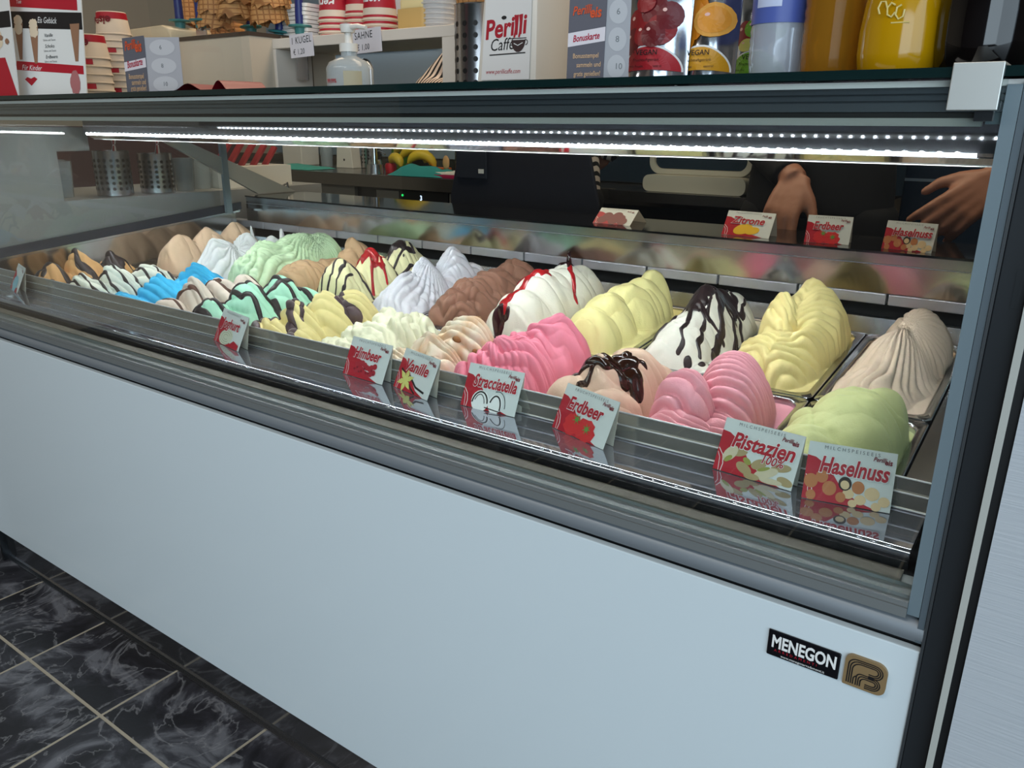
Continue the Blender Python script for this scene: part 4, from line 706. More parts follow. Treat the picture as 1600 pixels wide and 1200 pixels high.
# -- cone station: steel box, waffle cones, spatulas
STB = mat('brushed_box', (168, 158, 146), 0.35, 0.7); BOXW = mat('cream_box', (206, 192, 172), 0.5)
xa = base(250, 140, -0.06); xb = base(396, 137, -0.06)
zt = on(300, 60, 'y', -0.06).z
t = thing('cone_box', 'cream-fronted steel box holding waffle cones and blue spatulas', 'box', ((xa + xb) / 2, 0.06, ZT)); hw = (xb - xa) / 2; hh = zt - ZT
b = MB(); b.box(-hw, hw, -0.12, -0.116, 0, hh - 0.004); b.box(-hw, hw, 0.116, 0.12, 0, hh - 0.004); b.box(-hw, -hw + 0.004, -0.116, 0.116, 0, hh - 0.004); b.box(hw - 0.004, hw, -0.116, 0.116, 0, hh - 0.004); b.box(-hw, hw, -0.12, 0.12, 0, 0.003)
obj('box', b, BOXW, t)
b = MB(); b.box(-hw - 0.002, hw + 0.002, -0.123, -0.110, hh - 0.004, hh + 0.004); b.box(-hw - 0.002, hw + 0.002, 0.110, 0.123, hh - 0.004, hh + 0.004); b.box(-hw - 0.002, -hw + 0.008, -0.11, 0.11, hh - 0.004, hh + 0.004); b.box(hw - 0.008, hw + 0.002, -0.11, 0.11, hh - 0.004, hh + 0.004)
obj('rim', b, mat('dark_rim', (84, 74, 66), 0.4, 0.5), t)
BX, BY = (xa + xb) / 2, 0.06
xc = base(408, 137, 0.02); t = thing('steel_bin', 'brown-grey steel bin with a dark scroll mark beside the cream cone box', 'bin', (xc + 0.025, 0.06, ZT))
obj('bin_body', MB().prism(rrect(-0.055, 0.055, -0.04, 0.05, (0.006,) * 4, 3), 0, hh + 0.001, 'z'), mat('bin_steel', (120, 106, 90), 0.35, 0.6), t)
m = MB()
for k in range(3): m.ribbon([(-0.034 + 0.012 * k + 0.006 * math.cos(a), 0.072 + 0.004 * k + 0.012 * math.sin(a)) for a in [R_(40 + 220 * i / 10) for i in range(11)]], 0.0024, 0.00003 * k)
m2 = MB(); m2.v = [(x, -0.0405 - q, z) for x, z, q in m.v]; m2.f = m.f; m2.m = m.m; obj('scroll_mark', m2, INK, t)
WAF = bpy.data.materials.new('waffle'); WAF.use_nodes = True
def _waf():
    nt = WAF.node_tree; b = nt.nodes['Principled BSDF']; tc = nt.nodes.new('ShaderNodeTexCoord'); wv = []
    for sc, ax in ((30, 'Z'), (26, 'X')):
        w_ = nt.nodes.new('ShaderNodeTexWave'); w_.bands_direction = ax; w_.inputs['Scale'].default_value = sc; w_.inputs['Distortion'].default_value = 0.4; nt.links.new(tc.outputs['Object'], w_.inputs['Vector']); wv.append(w_)
    mx = nt.nodes.new('ShaderNodeMath'); mx.operation = 'MAXIMUM'
    for i, w_ in enumerate(wv): nt.links.new(w_.outputs['Fac'], mx.inputs[i])
    cr = nt.nodes.new('ShaderNodeValToRGB'); e = cr.color_ramp.elements; e[0].position = 0.75; e[0].color = (*lin((196, 142, 84)), 1); e[1].position = 0.98; e[1].color = (*lin((150, 96, 48)), 1)
    nt.links.new(mx.outputs[0], cr.inputs[0]); nt.links.new(cr.outputs[0], b.inputs['Base Color']); b.inputs['Roughness'].default_value = 0.7
    bp = nt.nodes.new('ShaderNodeBump'); bp.inputs['Strength'].default_value = 0.5; bp.inputs['Distance'].default_value = 0.002; bp.invert = True; nt.links.new(mx.outputs[0], bp.inputs['Height']); nt.links.new(bp.outputs[0], b.inputs['Normal'])
_waf()
def cone_mesh(sd):
    r = random.Random(sd); n = 40; zs = (0.0, 0.012, 0.05, 0.10, 0.15, 0.165); rs = (0.044, 0.0415, 0.034, 0.022, 0.010, 0.004); m = MB()
    wob = [0.004 * ((i % 5) - 2) * 0.6 + r.uniform(-0.0015, 0.0015) for i in range(n)]
    for off in (0, -0.003):
        for j in range(6):
            for i in range(n):
                a = 2 * math.pi * i / n; k = rs[j] + off * (0.6 if j > 3 else 1) + 0.0012 * math.sin(3 * a + sd); m.v.append((k * math.cos(a), k * math.sin(a), zs[j] + (wob[i] if j == 0 else 0.3 * wob[i] if j == 1 else 0) + off * 0.2))
    for o_ in (0, 6 * n):
        for j in range(5):
            for i in range(n): m.f.append((o_ + j * n + i, o_ + j * n + (i + 1) % n, o_ + (j + 1) * n + (i + 1) % n, o_ + (j + 1) * n + i)); m.m.append(0)
    for i in range(n): m.f.append((i, (i + 1) % n, 6 * n + (i + 1) % n, 6 * n + i)); m.m.append(0)
    m.f.append(tuple(range(5 * n, 6 * n))); m.m.append(0)
    return m.mesh('waffle_cone', WAF, 60)
cms = [cone_mesh(i) for i in range(3)]
YC = 0.03; zc = [on(340, py, 'y', YC).z for py in (47, 22)]
k = 0
for px, dz, nm in ((338, 0.004, 'left'), (380, 0.016, 'middle'), (425, 0.002, 'right')):
    for i in range(3):
        put('waffle_cone', cms[k % 3], None, (on(px + (2 if i % 2 else -2), 40, 'y', YC).x, YC + 0.012 * (nm == 'middle') * -1, zc[0] + dz + 0.030 * i), (2 * (i % 2) - 1, 3 - 3 * i, 40 * k), ('upturned golden waffle cone, lowest of the %s stack above the cone box', 'upturned golden waffle cone, second from the bottom of the %s stack above the cone box', 'upturned golden waffle cone, third from the bottom of the %s stack, mostly out of sight')[i] % nm, 'waffle cone', 'stacked waffle cones'); k += 1
put('waffle_cone', cms[1], None, (on(352, 40, 'y', YC + 0.07).x, YC + 0.075, zc[0] - 0.012), (0, 0, 20), 'upturned golden waffle cone behind the left and middle cone stacks', 'waffle cone', 'stacked waffle cones')
put('waffle_cone', cms[2], None, (on(305, 40, 'y', YC + 0.08).x, YC + 0.08, zc[0] + 0.03), (0, 0, 50), 'upturned golden waffle cone half hidden behind the left blue spatulas', 'waffle cone', 'stacked waffle cones')
BLUE = mat('spatula_blue', (36, 48, 110), 0.35); TEAL = mat('spatula_teal', (54, 122, 124), 0.4)
hm = MB().lathe([(0, 0), (0.010, 0), (0.0095, 0.03), (0.0085, 0.06), (0.012, 0.078), (0.013, 0.09), (0.010, 0.10), (0, 0.101)], 18).mesh('handle', BLUE, 40)
gm_ = MB().lathe([(0, -0.016), (0.011, -0.016), (0.0125, -0.004), (0.0245, -0.002), (0.0255, 0), (0.0245, 0.002), (0.0118, 0.004), (0, 0.004)], 22).mesh('guard', TEAL, 40)
fm = MB().lathe([(0, -0.022), (0.0075, -0.022), (0.009, -0.016)], 18).mesh('ferrule', mat('ferrule_steel', (180, 184, 190), 0.2, 1), 40)
bm_ = MB().box(-0.014, 0.014, -0.001, 0.001, -0.11, -0.02).mesh('blade', STEEL)
GS = 'blue handled spatulas standing in the cone box'
for px, py, Y, tl_, lab in ((281, 33, 0.0, 0, 'blue handled spatula with teal guard at the left end of the cone box'), (313, 32, 0.0, 0, 'blue handled spatula with teal guard, second from the left in the cone box'), (392, 42, 0.10, -4, 'blue handled spatula whose teal guard shows between the waffle cones'), (437, 50, 0.05, 6, 'blue handled spatula with teal guard leaning right of the waffle cones'), (469, 41, 0.05, 1, 'blue handled spatula with teal guard standing clear beside white trays')):
    v = on(px, py, 'y', Y); t = thing('spatula', lab, 'spatula', v, (0, tl_, 20), GS); put('guard', gm_, t); put('handle', hm, t, (0, 0, 0.004)); put('ferrule', fm, t); put('blade', bm_, t)
# acrylic sheet edge and rounded white lid behind
v = on(381, 130, 'y', -0.14); obj('acrylic_guard', MB().box(v.x - 0.30, v.x, -0.142, -0.137, ZT, ZT + 0.28), glassmat('acrylic', (0.97, 0.98, 0.98), 1.3), label='clear acrylic guard sheet standing in front of the cone box', cat='guard')

xa, xb = base(197, 140, -0.05), base(282, 140, -0.05); zt = on(235, 41, 'y', -0.05).z
t = thing('napkin_box', 'rounded cream plastic napkin box behind the left bonus card', 'napkin box', ((xa + xb) / 2, 0.02, ZT)); w = xb - xa; H = zt - ZT
obj('box_body', MB().prism([(-w / 2 - 0.012, 0), (w / 2, 0), (w / 2 - 0.012, H - 0.03), (-w / 2 + 0.006, H - 0.03)], -0.07, 0.06, 'y'), mat('cream_plastic', (222, 206, 174), 0.3), t, bevel=0.006, smooth=40)
obj('lid', MB().prism([(-w / 2 + 0.004, H - 0.03), (w / 2 - 0.010, H - 0.03), (w / 2 - 0.02, H - 0.008), (w / 2 - 0.045, H), (-w / 2 + 0.04, H - 0.002), (-w / 2 + 0.012, H - 0.012)], -0.072, 0.062, 'y'), mat('cream_plastic'), t, bevel=0.004, smooth=40)
# dark red leaflets lying at the edge
for i, (px, lab, rz) in enumerate(((327, 'dark red folded leaflet lying at the counter edge, the lower left of two', 12), (352, 'dark red folded leaflet with lifted edge at the counter edge, the right of two', -8))):
    x = base(px, 138, -0.42); m = MB(); n = 10
    vs = [(0.06 * (j / n - 0.5), q, 0.0016 + (0.010 + 0.005 * i) * math.sin(math.pi * j / n) ** 2) for q in (-0.02, 0.05) for j in range(n + 1)]
    vs2 = [(a, b_, c_ + 0.0009) for a, b_, c_ in vs]; m.add(vs, [(j, j + 1, n + 2 + j, n + 1 + j) for j in range(n)]); m.add(vs2, [(j, j + 1, n + 2 + j, n + 1 + j) for j in range(n)])
    put('leaflet', m.mesh('leaflet', DRED, True), None, (x, -0.44 + 0.03 * i, ZT), (0, 0, rz), lab, 'leaflet', 'leaflets at the counter edge')
# -- white riser frame with things on it
RX0, RX1, RZ = -1.2205, -0.6860, 1.2872
t = thing('riser', 'white open riser shelf with two handwritten price notes taped to it', 'shelf', ((RX0 + RX1) / 2, 0, ZT)); hw = (RX1 - RX0) / 2; hh = RZ - ZT; RISER = t
LAM = mat('white_laminate', (226, 214, 200), 0.45)
obj('top_board', MB().box(-hw, hw, 0, 0.18, hh - 0.020, hh), LAM, t, bevel=0.0015); obj('side_board', MB().box(-hw, -hw + 0.020, 0, 0.10, 0.0, hh - 0.0201), LAM, t, bevel=0.0012); obj('side_board', MB().box(hw - 0.045, hw, 0, 0.18, 0.0, hh - 0.0201), LAM, t, bevel=0.0012)
NOTE = mat('note_paper', (222, 216, 220), 0.6)
def note(cx0, cy0, cx1, cy1, lines, lab, rz):
    a, b_ = on(cx0, cy0, 'y', -0.003), on(cx1, cy1, 'y', -0.003)
    f = put('price_note', MB().box(0, b_.x - a.x, 0, a.z - b_.z, -0.0006, 0).mesh('price_note', NOTE), None, (a.x, -0.0025, b_.z), (90, rz, 0), lab, 'note', 'handwritten price notes')
    W_, H_ = b_.x - a.x, a.z - b_.z
    for i, l in enumerate(lines): text(f, l, H_ * (0.42 if i == 0 else 0.34), INK, (W_ * (0.06 if i == 0 else 0.12 ), H_ * (0.58 - 0.46 * i), 0.0003), sx=0.80, shear=0.08, sp=1.1, rot=(0, 0, 1.5))
note(452, 55, 491, 89, ('1 KUGEL', '€ 1,20'), 'handwritten paper note reading 1 KUGEL € 1,20', -2)
note(551, 47, 597, 82, ('SAHNE', '€ 1,00'), 'handwritten paper note reading SAHNE € 1,00', -2)
def rz_at(px, Y): return on(px, 50, 'y', Y).x
GR2 = 'cups and trays on the riser'
tray = MB().prism(rrect(-0.045, 0.045, -0.06, 0.06, (0.008,) * 4, 3), 0, 0.007, 'z').mesh('tray', WHITE, 40)
for i in range(9): put('foam_tray', tray, None, (rz_at(490, 0.11), 0.11, RZ + 0.001 + 0.0082 * i), (0, 0, 1.5 * ((i * 7) % 3 - 1)), 'shallow white foam tray, %s in the stack beside the blue spatula' % ('topmost', 'second from top', 'third from top', 'fourth from top', 'fifth, the middle one', 'fourth from bottom', 'third from bottom', 'second from bottom', 'lowest')[8 - i], 'tray', 'white foam trays')
def cupmesh(r0, r1, hgt, m, nm): return MB().lathe([(0, hgt), (r0, hgt), (r1 - 0.0005, 0.004), (r1 + 0.002, 0.003), (r1 + 0.0022, 0), (r1, -0.0005), (r1 - 0.0015, 0.003), (r0 - 0.0012, hgt - 0.004), (0, hgt - 0.004)], 26).mesh(nm, m, 40)
pc = cupmesh(0.026, 0.036, 0.088, CUPW, 'paper_cup'); rb = MB().lathe([(0.0335, 0.022), (0.0267, 0.084)], 26).mesh('red_print', RED, 40); ln = MB().lathe([(0.0357, 0.0045), (0.0352, 0.009)], 26).mesh('red_line', RED, 40)
for px, Y, n, nm in ((525, 0.10, 4, 'left'), (566, 0.13, 5, 'middle'), (595, 0.06, 3, 'right')):
    for i in range(n):
        c_ = put('paper_cup', pc, None, (rz_at(px, Y), Y, RZ + 0.0015 + 0.0115 * i), (0, 0, 37 * i + px), 'red and white paper cup, %s of the %s stack on the riser' % (('lowest', 'second from bottom', 'third from bottom', 'fourth from bottom', 'topmost')[i] if i < n - 1 else 'topmost', nm), 'paper cup', 'upturned paper cups on the riser')
        put('red_line', ln, c_)
        if i == n - 1:
            put('red_print', rb, c_); c_.rotation_euler[2] = 0
            q = MB().ribbon([(-0.016, 0.006), (-0.004, 0), (0.012, 0.004)], [0.001, 0.004, 0.001]); text(c_, 'Perilli', 0.026, WINK, (0.0, -0.0335, 0.045), (84, 180, 0), shear=0.2, bold=0.02, ax='CENTER', wrap=0.032)
clear = mat('clear_plastic', (226, 226, 226), 0.12, 0, 0.6, alpha=0.45)
cc = cupmesh(0.027, 0.036, 0.09, clear, 'clear_cup')
for px, Y, n, nm in ((617, 0.10, 5, 'left of'), (686, 0.08, 7, 'right of')):
    for i in range(n): put('clear_cup', cc, None, (rz_at(px, Y), Y, RZ + 0.0015 + 0.009 * i), (0, 0, 10 * i), 'clear plastic cup, %s from the bottom, stack %s the wafer tub' % (('first', 'second', 'third', 'fourth', 'fifth', 'sixth', 'seventh')[i], nm), 'plastic cup', 'clear cups beside the wafer tub')
t = thing('wafer_tub', 'yellow and tan square wafer tub on the white riser', 'tub', (rz_at(657, 0.07), 0.07, RZ))
obj('tub_body', MB().prism(rrect(-0.036, 0.036, -0.03, 0.03, (0.008,) * 4, 4), 0, 0.040, 'z'), mat('wafer_tan', (206, 170, 104), 0.5), t, 40); obj('lid', MB().prism(rrect(-0.031, 0.031, -0.026, 0.026, (0.007,) * 4, 4), 0.0402, 0.058, 'z'), mat('wafer_yellow', (236, 216, 158), 0.5), t, 40, bevel=0.003)
# pump bottle under and before the riser
xp = base(548, 135, -0.12); t = thing('pump_bottle', 'clear sanitiser pump bottle with a white pump in front of the riser', 'pump bottle', (xp, -0.12, ZT))
wat = mat('clear_liquid', (214, 222, 224), 0.05, 0, 0.6, alpha=0.5)
obj('bottle', MB().lathe([(0, 0), (0.040, 0), (0.0425, 0.004), (0.0425, 0.052), (0.037, 0.062), (0.020, 0.070), (0.0145, 0.073), (0.0145, 0.080), (0, 0.080)], 30), wat, t, 40)
obj('collar', MB().lathe([(0, 0.080), (0.0165, 0.080), (0.0165, 0.094), (0.007, 0.095), (0.006, 0.112), (0, 0.112)], 22), WHITE, t, 40)
obj('pump_head', MB().lathe([(0, 0.112), (0.012, 0.112), (0.0135, 0.118), (0.0135, 0.126), (0, 0.127)], 20), WHITE, t, 40); obj('spout', MB().tube([(0.01, -0.002, 0.121), (0.03, -0.004, 0.121), (0.052, -0.006, 0.117)], [0.005, 0.0045, 0.0035], 10), WHITE, t, True)
obj('label', MB().lathe([(0.0428, 0.012), (0.0428, 0.046)], 8, ang=(R_(-60), R_(-15))), mat('label_beige', (190, 180, 150), 0.5), t, 40); text(t, '99,99%', 0.010, RED, (-0.014, -0.0432, 0.026), (90, 0, 0), bold=0.02, sx=0.8)
# sleeve: tall perforated steel canister
def perforated(label, loc, r, hgt, rows, cols, cat='canister', group=None):
    t = thing('perforated_canister', label, cat, loc, group=group)
    obj('canister', MB().lathe([(0, 0.002), (r - 0.002, 0.0), (r, 0.002), (r, hgt - 0.002), (r + 0.0012, hgt), (r - 0.0012, hgt), (r - 0.0012, 0.004), (0, 0.004)], 36), mat('canister_steel', (176, 174, 176), 0.24, 1), t, 40)
    b = MB()
    for j in range(rows):
        for i in range(cols):
            a = 2 * math.pi * (i + 0.0) / cols + R_(-90); c = Vector((math.cos(a), math.sin(a), 0)); e1 = Vector((-math.sin(a), math.cos(a), 0)); z = hgt * (0.17 + 0.62 * j / max(rows - 1, 1)); rr_ = r * 0.095
            b.add([c * (r + 0.0004) + e1 * rr_ * math.cos(q) + Vector((0, 0, z + rr_ * math.sin(q))) for q in [2 * math.pi * s_ / 10 for s_ in range(10)]], [tuple(range(10))])
    obj('holes', b, BLACK, t, kind='stuff'); return t
perforated('tall perforated steel canister between the riser and the white coffee dispenser', (base(752, 130, -0.02), -0.02, ZT), 0.046, on(752, 9, 'y', -0.02).z - ZT, 6, 14)
wc = cms[2]; put('waffle_cone', wc, None, (base(752, 130, -0.02), -0.02, on(752, 9, 'y', -0.02).z + 0.014), (178, 0, 0), 'waffle cone standing rim up inside the tall perforated canister', 'waffle cone', 'stacked waffle cones')
# -- white coffee napkin dispenser
xa, xb = base(748, 126, -0.20), base(880, 122, -0.20)
t = thing('napkin_dispenser', 'white tapered coffee-brand napkin dispenser with red and black lettering', 'dispenser', (xa, -0.20, ZT), (0, 0, 3)); w = 0.098
b = MB(); b.add([(-0.008, -0.004, 0), (w + 0.006, -0.004, 0), (w + 0.006, 0.13, 0), (-0.008, 0.13, 0), (-0.004, 0, 0.016), (w + 0.002, 0, 0.016), (w + 0.002, 0.126, 0.016), (-0.004, 0.126, 0.016), (0.012, 0.014, 0.24), (w - 0.004, 0.014, 0.24), (w - 0.004, 0.112, 0.24), (0.012, 0.112, 0.24)],
    [(0, 3, 2, 1), (0, 1, 5, 4), (1, 2, 6, 5), (2, 3, 7, 6), (3, 0, 4, 7), (4, 5, 9, 8), (5, 6, 10, 9), (6, 7, 11, 10), (7, 4, 8, 11), (8, 9, 10, 11)])
obj('dispenser_body', b, mat('dispenser_white', (224, 216, 204), 0.25), t, 40, bevel=0.004)
f = obj('face_plate', MB().prism([(0.006, 0.020), (w - 0.008, 0.020), (w - 0.010, 0.225), (0.014, 0.225)], 0, 0.0012, 'z'), mat('dispenser_face', (232, 228, 224), 0.3), t, loc=(0, -0.0022, 0), rot=(86.4, 0, 0))
text(f, 'Perilli', 0.036, RED, (0.011, 0.0765, 0.0016), shear=0.16, bold=0.028, sx=0.88, rot=(0, 0, 5)); text(f, 'Caffé', 0.0235, INK, (0.020, 0.0600, 0.0016), shear=0.22, sx=0.85, rot=(0, 0, 2))
st = MB()
for k in range(2): st.ribbon([(0.062 + 0.008 * k + 0.0028 * math.sin(q * 3), 0.077 + 0.03 * q) for q in [i / 8 for i in range(9)]], [0.003 + 0.001 * math.sin(math.pi * i / 8) for i in range(9)], 0.00003 * k)
flat('steam', f, st, RED, 0.0018)
cu_ = MB().poly([(0.0575 + 0.012 - 0.012 * math.cos(q), 0.0735 - 0.0165 * math.sin(q)) for q in [math.pi * i / 12 for i in range(13)]]); cu_.ribbon([(0.056, 0.0757), (0.083, 0.0757)], 0.0012); cu_.ribbon([(0.0815 + 0.0035 * math.cos(q), 0.070 + 0.0035 * math.sin(q)) for q in [R_(-90 + 200 * i / 8) for i in range(9)]], 0.0012)
flat('underline', f, MB().ribbon([(0.020, 0.0545), (0.082, 0.0560)], 0.0016), INK, 0.0018); flat('coffee_bean', f, MB().poly(blob(0.0435, 0.1045, 0.0045, 0.0026, 3, 12, 0.02)), INK, 0.0018); flat('cup_emblem', f, cu_, mat('coffee_brown', (58, 40, 40), 0.5), 0.0018)
flat('cup_shine', f, MB().ribbon([(0.062, 0.069), (0.069, 0.066), (0.077, 0.0695)], 0.001), WINK, 0.0021)
text(f, 'www.perillicaffe.com', 0.0092, RED, (0.014, 0.0285, 0.0016), shear=0.2, sx=0.78)
# -- drink pouches
FOIL = mat('foil', (186, 192, 200), 0.16, 1, bump=0.12, bscale=28); 
def pouch(label, pa, pb, Y, h, yaw, fruit, band, sd):
    xa, xb = base(pa, 117, Y), base(pb, 114, Y); w = xb - xa; nx_, nz_ = 22, 34
    P_ = np.zeros((nz_, 2 * nx_, 3))
    for j in range(nz_):
        v_ = j / (nz_ - 1); th_ = 0.026 * (1 - v_) ** 0.8 + 0.002
        for i in range(2 * nx_):
            a = 2 * math.pi * i / (2 * nx_ - 1); cx_ = -math.cos(a); sy = math.sin(a)
            wr = 0.0012 * math.sin(9 * v_ * 3 + 5 * cx_ + sd) * (1 - abs(cx_))
            P_[j, i] = (w / 2 * cx_ * (1 - 0.03 * v_), -th_ * sy * (1 - abs(cx_) ** 3) + wr, h * v_)
    t = thing('drink_pouch', label, 'pouch', ((xa + xb) / 2, Y, ZT + 0.0005), (-5, 0, yaw), 'foil drink pouches')
    put('foil_bag', grid_mesh('foil_bag', P_, FOIL), t)
    def on_bag(mb, name, m, z0):
        b = MB(); b.f = mb.f; b.m = mb.m
        for x, z, q in mb.v:
            v_ = z / h; cx_ = max(-0.98, min(0.98, x / (w / 2 * (1 - 0.03 * v_)))); sy = math.sqrt(1 - cx_ * cx_); b.v.append((x, -(0.026 * (1 - v_) ** 0.8 + 0.002) * sy * (1 - abs(cx_) ** 3) + 0.0012 * math.sin(27 * v_ + 5 * cx_ + sd) * (1 - abs(cx_)) - z0 - q, z))
        return obj(name, b, m, t)
    def fan(cx_, cz_, rx, rz, n=16, rings=3, q=0, a0=0, a1=360):
        m = MB(); m.v.append((cx_, cz_, q))
        for r_ in range(1, rings + 1):
            for i in range(n + 1): a = R_(a0 + (a1 - a0) * i / n); m.v.append((cx_ + rx * r_ / rings * math.cos(a), cz_ + rz * r_ / rings * math.sin(a), q))
        for i in range(n): m.f.append((0, 1 + i, 2 + i)); m.m.append(0)
        for r_ in range(rings - 1):
            for i in range(n): o_ = 1 + r_ * (n + 1); m.f.append((o_ + i, o_ + i + 1, o_ + n + 2 + i, o_ + n + 1 + i)); m.m.append(0)
        return m
    on_bag(fan(0, 0.011, w * 0.43, 0.024, 24, 4, 0, 0, 180), 'band', band, 0.0016)
    on_bag(fan(0, 0.011, w * 0.45, 0.026, 24, 4, 0, 0, 180), 'band_edge', WINK, 0.0012)
    for i, l in enumerate(('VEGAN', 'Fruchtsaftgetränk', 'mit Fruchtsaftkonzentrat')): text(t, l, (0.0075, 0.0042, 0.0036)[i], INK, (0, -0.0285 + 0.0005 * i, 0.026 - 0.0062 * i), (90, 0, 0), ax='CENTER', bold=0.01 * (i == 0))
    SHN = mat('print_shine', (236, 190, 180), 0.4)
    for i, (x, z, r1, r2, m) in enumerate(fruit):
        on_bag(fan(x * w, z, r1 * 0.88, r2 * 0.88, q=0.0004 * i), 'fruit_print', m, 0.0012); on_bag(fan(x * w - 0.35 * r1, z + 0.35 * r2, r1 * 0.16, r2 * 0.12, 8, 1, q=0.0004 * i + 0.0003), 'shine_print', SHN, 0.0012)
    return t
CH, CH2, OR, OR2, LF = mat('cherry_print', (140, 26, 32), 0.35), mat('cherry_print_dark', (104, 16, 26), 0.35), mat('orange_print', (216, 130, 30), 0.4), mat('orange_flesh', (232, 166, 72), 0.4), mat('lime_print', (110, 168, 40), 0.4)
pouch('silver foil drink pouch printed with cherries', 974, 1073, -0.36, 0.16, 4, [(-0.25, 0.060, 0.016, 0.017, CH), (-0.30, 0.042, 0.015, 0.016, CH2), (0.02, 0.072, 0.017, 0.018, CH2), (-0.10, 0.048, 0.014, 0.014, CH), (0.14, 0.052, 0.018, 0.018, CH), (0.24, 0.066, 0.015, 0.016, CH2), (-0.12, 0.080, 0.013, 0.012, CH), (0.05, 0.047, 0.015, 0.015, CH2)], mat('pouch_red', (176, 34, 44), 0.4), 1)
pouch('silver foil drink pouch printed with oranges', 1058, 1148, -0.33, 0.16, 2, [(-0.18, 0.066, 0.019, 0.028, OR), (-0.30, 0.045, 0.014, 0.02, OR), (0.14, 0.062, 0.024, 0.020, OR2), (0.14, 0.062, 0.019, 0.0155, mat('orange_pulp', (226, 150, 50), 0.4))], mat('pouch_orange', (210, 150, 30), 0.4), 2)
pouch('foil drink pouch with green band behind the blue-labelled bottle', 1138, 1235, -0.25, 0.16, 0, [(-0.24, 0.055, 0.014, 0.016, CH), (-0.05, 0.060, 0.015, 0.012, LF), (0.2, 0.058, 0.016, 0.014, LF), (-0.16, 0.042, 0.012, 0.008, mat('pear_print', (210, 206, 110), 0.4)), (0.1, 0.05, 0.014, 0.012, CH2)], LF, 3)
# -- bottles
def bottle(label, pl, pr, Y, prof, m, extras=None, rough=True):
    xa, xb = base(pl, 107, Y), base(pr, 105, Y); r = (xb - xa) / 2
    t = thing('drink_bottle', label, 'bottle', ((xa + xb) / 2, Y, ZT + 0.0005), group='drink bottles in a row')
    obj('bottle', MB().lathe([(a * r, b_) for a, b_ in prof], 40), m, t, 40)
    rt, zt_ = prof[-1][0] * r, prof[-1][1]
    obj('cap', MB().lathe([(rt, zt_ - 0.016), (rt + 0.002, zt_ - 0.016), (rt + 0.002, zt_ + 0.002), (0, zt_ + 0.002)], 24), WHITE, t, 40)
    if extras: extras(t, r)
    return t
WATER = mat('water_bottle', (196, 204, 216), 0.06, 0, 0.7, alpha=0.55); AMB = mat('amber_drink', (176, 122, 36), 0.07, 0, 0.7, trans=0.45, ior=1.2); ORG = mat('orange_drink', (190, 142, 8), 0.1, 0, 0.6); COLA = mat('cola_drink', (12, 8, 8), 0.06, 0, 0.7)
def ribs(r0, z0, z1, n, d=0.03): return [(r0 + (d if i % 2 else 0), z0 + (z1 - z0) * i / n) for i in range(n + 1)]
def wl(t, r):
    obj('label', MB().lathe([(1.012 * r, 0.052), (1.012 * r, 0.125)], 32), mat('label_blue', (78, 96, 170), 0.4), t, 40); obj('label_stripe', MB().lathe([(1.02 * r, 0.066), (1.02 * r, 0.082)], 12, ang=(R_(-125), R_(-70))), mat('label_pale', (196, 206, 234), 0.4), t, 40)
bottle('clear water bottle with a blue label and petal foot', 1170, 1252, -0.36, [(0, 0.004), (0.55, 0.0), (0.80, 0.001), (0.93, 0.008), (1.0, 0.022)] + ribs(0.98, 0.026, 0.05, 6) + [(1.0, 0.13), (0.9, 0.17), (0.5, 0.22), (0.36, 0.24), (0.36, 0.262)], WATER, wl)
def al(t, r): obj('label', MB().lathe([(1.012 * r, 0.078), (1.012 * r, 0.13)], 32), mat('label_white', (226, 220, 206), 0.4), t, 40)
bottle('amber drink bottle with ribbed waist and white label', 1250, 1344, -0.37, [(0, 0.004), (0.6, 0.0), (0.86, 0.001), (0.96, 0.008), (1.0, 0.03)] + ribs(0.97, 0.034, 0.074, 8, 0.035) + [(1.0, 0.14), (0.86, 0.18), (0.5, 0.22), (0.34, 0.25), (0.34, 0.27)], AMB, al)
def em_(t, r):
    m = MB()
    for k in range(3): m.tube([(-0.012 + 0.007 * k + 0.0035 * math.cos(q), -r * 0.985 - 0.0006, 0.052 - 0.002 * k + 0.0055 * math.sin(q)) for q in [R_(60 * i + 40 * k) for i in range(6 if k else 5)]], 0.0008, 6)
    m.tube([(-0.006, -r * 0.96, 0.058), (0.006, -r * 0.96, 0.066)], 0.0008, 6); m.tube([(-0.004, -r * 0.985, 0.040), (0.010, -r * 0.975, 0.040)], 0.0006, 6)
    obj('raised_mark', m, mat('orange_highlight', (226, 206, 130), 0.2), t, True)
bottle('opaque orange-yellow soda bottle with a pinched waist and small raised mark', 1337, 1473, -0.40, [(0, 0.004), (0.55, 0.0), (0.84, 0.0), (0.95, 0.006), (1.0, 0.018), (1.0, 0.036), (0.94, 0.058), (0.80, 0.085), (0.78, 0.10), (0.86, 0.13), (0.84, 0.17), (0.5, 0.23), (0.26, 0.26), (0.26, 0.285)], ORG, em_)
bottle('black cola bottle with rounded shoulders at the right end of the bottles', 1453, 1612, -0.41, [(0, 0.004), (0.5, 0.0), (0.82, 0.0), (0.92, 0.006), (0.985, 0.022), (1.0, 0.044), (0.96, 0.066), (0.86, 0.088), (0.78, 0.105), (0.78, 0.13), (0.82, 0.16), (0.6, 0.21), (0.26, 0.26), (0.26, 0.285)], COLA)

